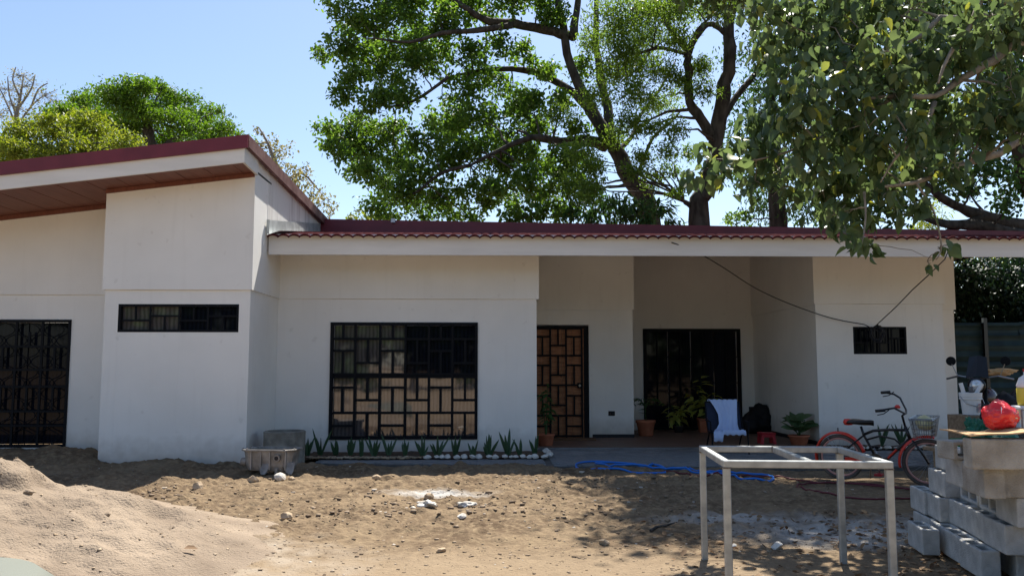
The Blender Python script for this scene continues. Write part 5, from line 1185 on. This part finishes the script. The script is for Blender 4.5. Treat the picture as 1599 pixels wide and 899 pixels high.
for dx, dz, mm, nm in ((-.02, .045, 'white', 'printed_patch'), (.075, .01, 'ballyel', 'printed_patch')):
    o = MB().add([(-.028, 0, -.018), (.024, .004, -.022), (.03, 0, .016), (-.012, .004, .022)], [(0, 1, 2, 3)]).build(nm, M[mm], rb_, loc=(dx, -.122 if dx < 0 else -.112, dz))
    sw = o.modifiers.new('wrap', 'SHRINKWRAP'); sw.target = rb_; sw.offset = .003; sw.wrap_method = 'PROJECT'; sw.use_project_y = True; sw.use_positive_direction = True; sw.use_negative_direction = True
fb = tag(empty('foam_box', (3.66, 5.75, zc + .02), R(5)), 'white foam box standing beside the red bag', 'box')
bx('body', M['foam'], fb, -.17, .17, -.12, .12, 0, .13, bevel=.008); bx('lid', M['foam'], fb, -.178, .178, -.128, .128, .131, .158, bevel=.008)
jg = tag(empty('plastic_jug', (3.57, 5.80, zc + .02 + .160)), 'clear plastic jug half filled with yellow liquid at the right edge', 'jug'); jg.scale = (.75, .75, .75)
MB().lathe([(.085, 0), (.095, .03), (.095, .15), (.09, .16)], 20).build('liquid', M['yellow'], jg, smooth=True); MB().lathe([(.092, .161), (.095, .18), (.07, .25), (.03, .28), (.03, .31)], 20).build('bottle', M['white'], jg, smooth=True); MB().lathe([(.034, .31), (.034, .335), (.02, .336)], 14).build('cap', M['redplastic'], jg)
cn = tag(empty('metal_tin', (3.41, 5.70, zc + .035)), 'small metal tin between the red bag and the white box', 'tin')
MB().lathe([(.045, 0), (.047, .004), (.045, .008), (.045, .122), (.047, .127), (.043, .13), (.01, .128)], 20).build('can', M['chrome'], cn, smooth=True)
# junk table behind the pile
tbm = tag(empty('wooden_bench', (5.3, 8.3, 0), R(8)), 'rough timber bench holding the heap behind the blocks', 'bench')
for k in range(5): bx('plank', M['timber'], tbm, -.95, 1.1, -.62 + k * .25, -.62 + k * .25 + .235, .555, .59)
for a in (-.85, 1.0):
    for b in (-.55, .5): bx('leg', M['timber'], tbm, a - .04, a + .04, b - .04, b + .04, 0, .553)
ck = P(1497, 690, 7.9); cr_ = tag(empty('plastic_crate', (4.38, 8.0, .595), R(10)), 'green plastic crate at the left end of the heap', 'crate')
for a in ((-.16, .16, -.12, -.11), (-.16, .16, .11, .12), (-.16, -.15, -.11, .11), (.15, .16, -.11, .11)):
    for z in (0, .05, .10): bx('slat', M['greenpl'], cr_, *a, z, z + .035)
bx('bottom', M['greenpl'], cr_, -.15, .15, -.11, .11, 0, .01)
lump('green_tarp', 'crumpled dark green tarpaulin heaped behind the cardboard', 'tarp', (4.72, 8.25, .68), .20, .18, .10, 'greencl', 4, .5, 5)
lump('green_tarp_bundle', 'bunched green and black plastic left of the red bag', 'tarp', (4.70, 8.55, .74), .11, .12, .14, 'greencl', 6, .6, 5)
lump('grey_cloth', 'grey cloth slumped over the heap behind the red bag', 'cloth', (5.05, 8.55, .74), .24, .18, .13, 'greycl', 9, .5, 5)
lump('black_sack', 'black sack bunched beside the white bucket', 'sack', (4.98, 8.75, .80), .10, .12, .20, 'blackcloth', 11, .6, 4)
bxx = tag(bx('wooden_box', M['timber'], None, -.2, .2, -.16, .16, 0, .30, loc=(5.02, 9.15, .592), rot=(0, 0, R(12)), bevel=.006), 'plain wooden box under the white bucket', 'box')
bu = tag(empty('bucket', (5.0, 9.15, .894)), 'white plastic bucket stuffed with oddments near the house corner', 'bucket')
MB().lathe([(.085, 0), (.10, .16), (.112, .165), (.112, .18), (.105, .185), (.112, .19), (.115, .235), (.105, .237), (.10, .20), (.01, .19)], 26).build('body', M['white'], bu, smooth=False)
MB().tube([(-.115, 0, .2), (-.10, -.09, .12), (0, -.125, .09), (.10, -.09, .12), (.115, 0, .2)], .004, 6).build('handle', M['chrome'], bu)
MB().add([(.02, -.103, .03), (.085, -.065, .03), (.09, -.07, .12), (.02, -.112, .12)], [(0, 1, 2, 3)]).build('label_patch', mat('faded_label', (.32, .08, .12), (.5, .4, .4), scale=20), bu)
for a, b, mm in (((-.05, 0, .15), (-.09, .02, .34), 'white'), ((.03, .03, .15), (.15, .03, .33), 'white'), ((0, -.03, .15), (-.02, -.05, .30), 'greycl')):
    MB().tube([a, b], .022, 8).build('stuffing', M[mm], bu)
# motorcycle behind the heap, only its front seen above
mc = tag(empty('motorcycle', (7.5, 13.1, .02), R(-128)), 'dark motorcycle with round headlight half hidden behind the heap', 'motorcycle')
for cx in (0, 1.25):
    wl = empty('wheel'); wl.parent = mc
    MB().tube([(cx + .24 * math.cos(a), 0, .29 + .24 * math.sin(a)) for a in np.linspace(0, 6.2832, 33)], .05, 10, False).build('tyre', M['rubber'], wl, smooth=True)
    MB().tube([(cx + .185 * math.cos(a), 0, .29 + .185 * math.sin(a)) for a in np.linspace(0, 6.2832, 33)], .018, 6, False).build('rim', M['chrome'], wl, smooth=True)
    for k in range(5): MB().box(-.012, .012, -.015, .015, 0, .19, Matrix.Translation((cx, 0, .29)) @ Matrix.Rotation(k * 2 * math.pi / 5, 4, 'Y')).build('spoke', M['black'], wl)
for s in (-1, 1): MB().tube([(1.25, s * .08, .29), (1.08, s * .08, .80), (1.02, s * .08, .96)], .022, 8).build('fork', M['black'], mc)
MB().tube([(.95, 0, .86), (.6, 0, .62), (.2, 0, .60), (-.15, 0, .72)], .04, 8).build('frame', M['bikeblack'], mc)
MB().lathe([(.02, -.26), (.12, -.2), (.165, -.03), (.16, .14), (.08, .25), (.02, .27)], 18).build('tank', mat('dark_maroon_paint', (.035, .008, .012), rough=.25, spec=.6), mc, loc=(.66, 0, .80), rot=(0, R(84), 0), smooth=True)
MB().prism([(-.42, -.12), (.42, -.10), (.45, 0), (.42, .10), (-.42, .12), (-.48, 0)], .08).build('seat', M['bikeblack'], mc, loc=(.08, 0, .74), bevel=.03, seg=3)
MB().box(.3, .8, -.15, .15, .25, .58).build('engine', M['cast'], mc, bevel=.03)
MB().lathe([(.03, -.12), (.09, -.08), (.105, 0), (.10, .012)], 22).build('headlight_shell', M['bikeblack'], mc, loc=(1.17, 0, .98), rot=(0, R(90), 0), smooth=True)
MB().lathe([(.080, 0), (.070, .025), (.04, .042), (.004, .048)], 22).build('headlight_lens', mat('headlight_lens', (.72, .76, .80), rough=.08, spec=.8, metal=.3), mc, loc=(1.183, 0, .98), rot=(0, R(90), 0), smooth=True)
MB().tube([(.92, -.38, 1.06), (1.0, -.22, 1.10), (1.04, 0, 1.06), (1.0, .22, 1.10), (.92, .38, 1.06)], .013, 8).build('handlebar', M['chrome'], mc)
for s in (-1, 1):
    MB().tube([(.98, s * .24, 1.10), (1.0, s * .30, 1.25)], .006, 6).build('mirror_stalk', M['chrome'], mc); MB().lathe([(.055, 0), (.06, .012), (.03, .02)], 18).build('mirror', M['black'], mc, loc=(1.0, s * .31, 1.29), rot=(0, R(-90), 0))
MB().add([(1.10, -.13, 1.07), (1.10, .13, 1.07), (.98, .10, 1.34), (.98, -.10, 1.34), (1.14, 0, 1.10), (1.0, 0, 1.36)], [(0, 4, 5, 3), (4, 1, 2, 5)]).build('windscreen', M['bikeblack'], mc)
lump('brown_rag', 'tan rag thrown over the motorcycle handlebar', 'rag', (7.0, 12.2, 1.33), .26, .12, .05, 'card', 13, .6, 4)

mc.scale = (1.14, 1.14, 1.14)
lump('black_tarpaulin', 'black tarpaulin heap in front of the motorcycle at the right edge', 'tarp', (6.55, 10.9, .5), .42, .4, .55, 'blackcloth', 17, .35, 5)
# dry leaf litter at the lower right and a fallen twig
n = 2600; r = np.random.default_rng(77)
x = r.uniform(1.0, 4.6, n); y = r.uniform(4.4, 8.2, n); keep = r.random(n) < (.15 + .85 * sstep(2.2, 3.4, x)) * (1 - .5 * sstep(7, 8.2, y)) + .3 * (1 - sstep(5.0, 6.2, y)); x, y = x[keep], y[keep]; n = len(x)
pos = np.stack([x, y, ground_h(x, y) + .008], 1); d = rand_dirs(n, r); d[:, 2] *= .25; nr = rand_dirs(n, r, 3); sz = r.uniform(.5, 1.2, n)
v, q = leaf_arrays(pos, d, nr, .07 * sz, .04 * sz, .35, .1)
tag(link('leaf_litter', fast_mesh('leaf_litter', v, q), M['litter']), 'dry brown fallen leaves scattered around the foot of the block pile', 'leaf litter', kind='stuff')
a, b = G(1016, 829), G(1057, 815); a.z = gz(a.x, a.y) + .015; b.z = gz(b.x, b.y) + .02
tag(MB().tube(bez(a, b, .02, 6, .01), [.012, .012, .010, .009, .007, .004], 6).build('fallen_twig', M['bark']), 'thin dark twig lying on the bare dirt left of the steel frame', 'twig')
lf = G(286, 861)
for _ in range(12):
    zz = max(gz(lf.x, lf.y), float(sand_h(np.array([lf.x]), np.array([lf.y]))[0])); lf = G(286, 861, zz)
lv, lq = leaf_arrays(np.array([[0, 0, .012]]), np.array([[1., .2, .0]]), np.array([[.1, -.3, 1.]]), .10, .06, .5, .1)
tag(link('dry_leaf', fast_mesh('dry_leaf', lv, lq), M['litter'], loc=(lf.x, lf.y, max(gz(lf.x, lf.y), float(sand_h(np.array([lf.x]), np.array([lf.y]))[0])) + .01)), 'single curled orange brown leaf at the foot of the sand pile', 'leaf')
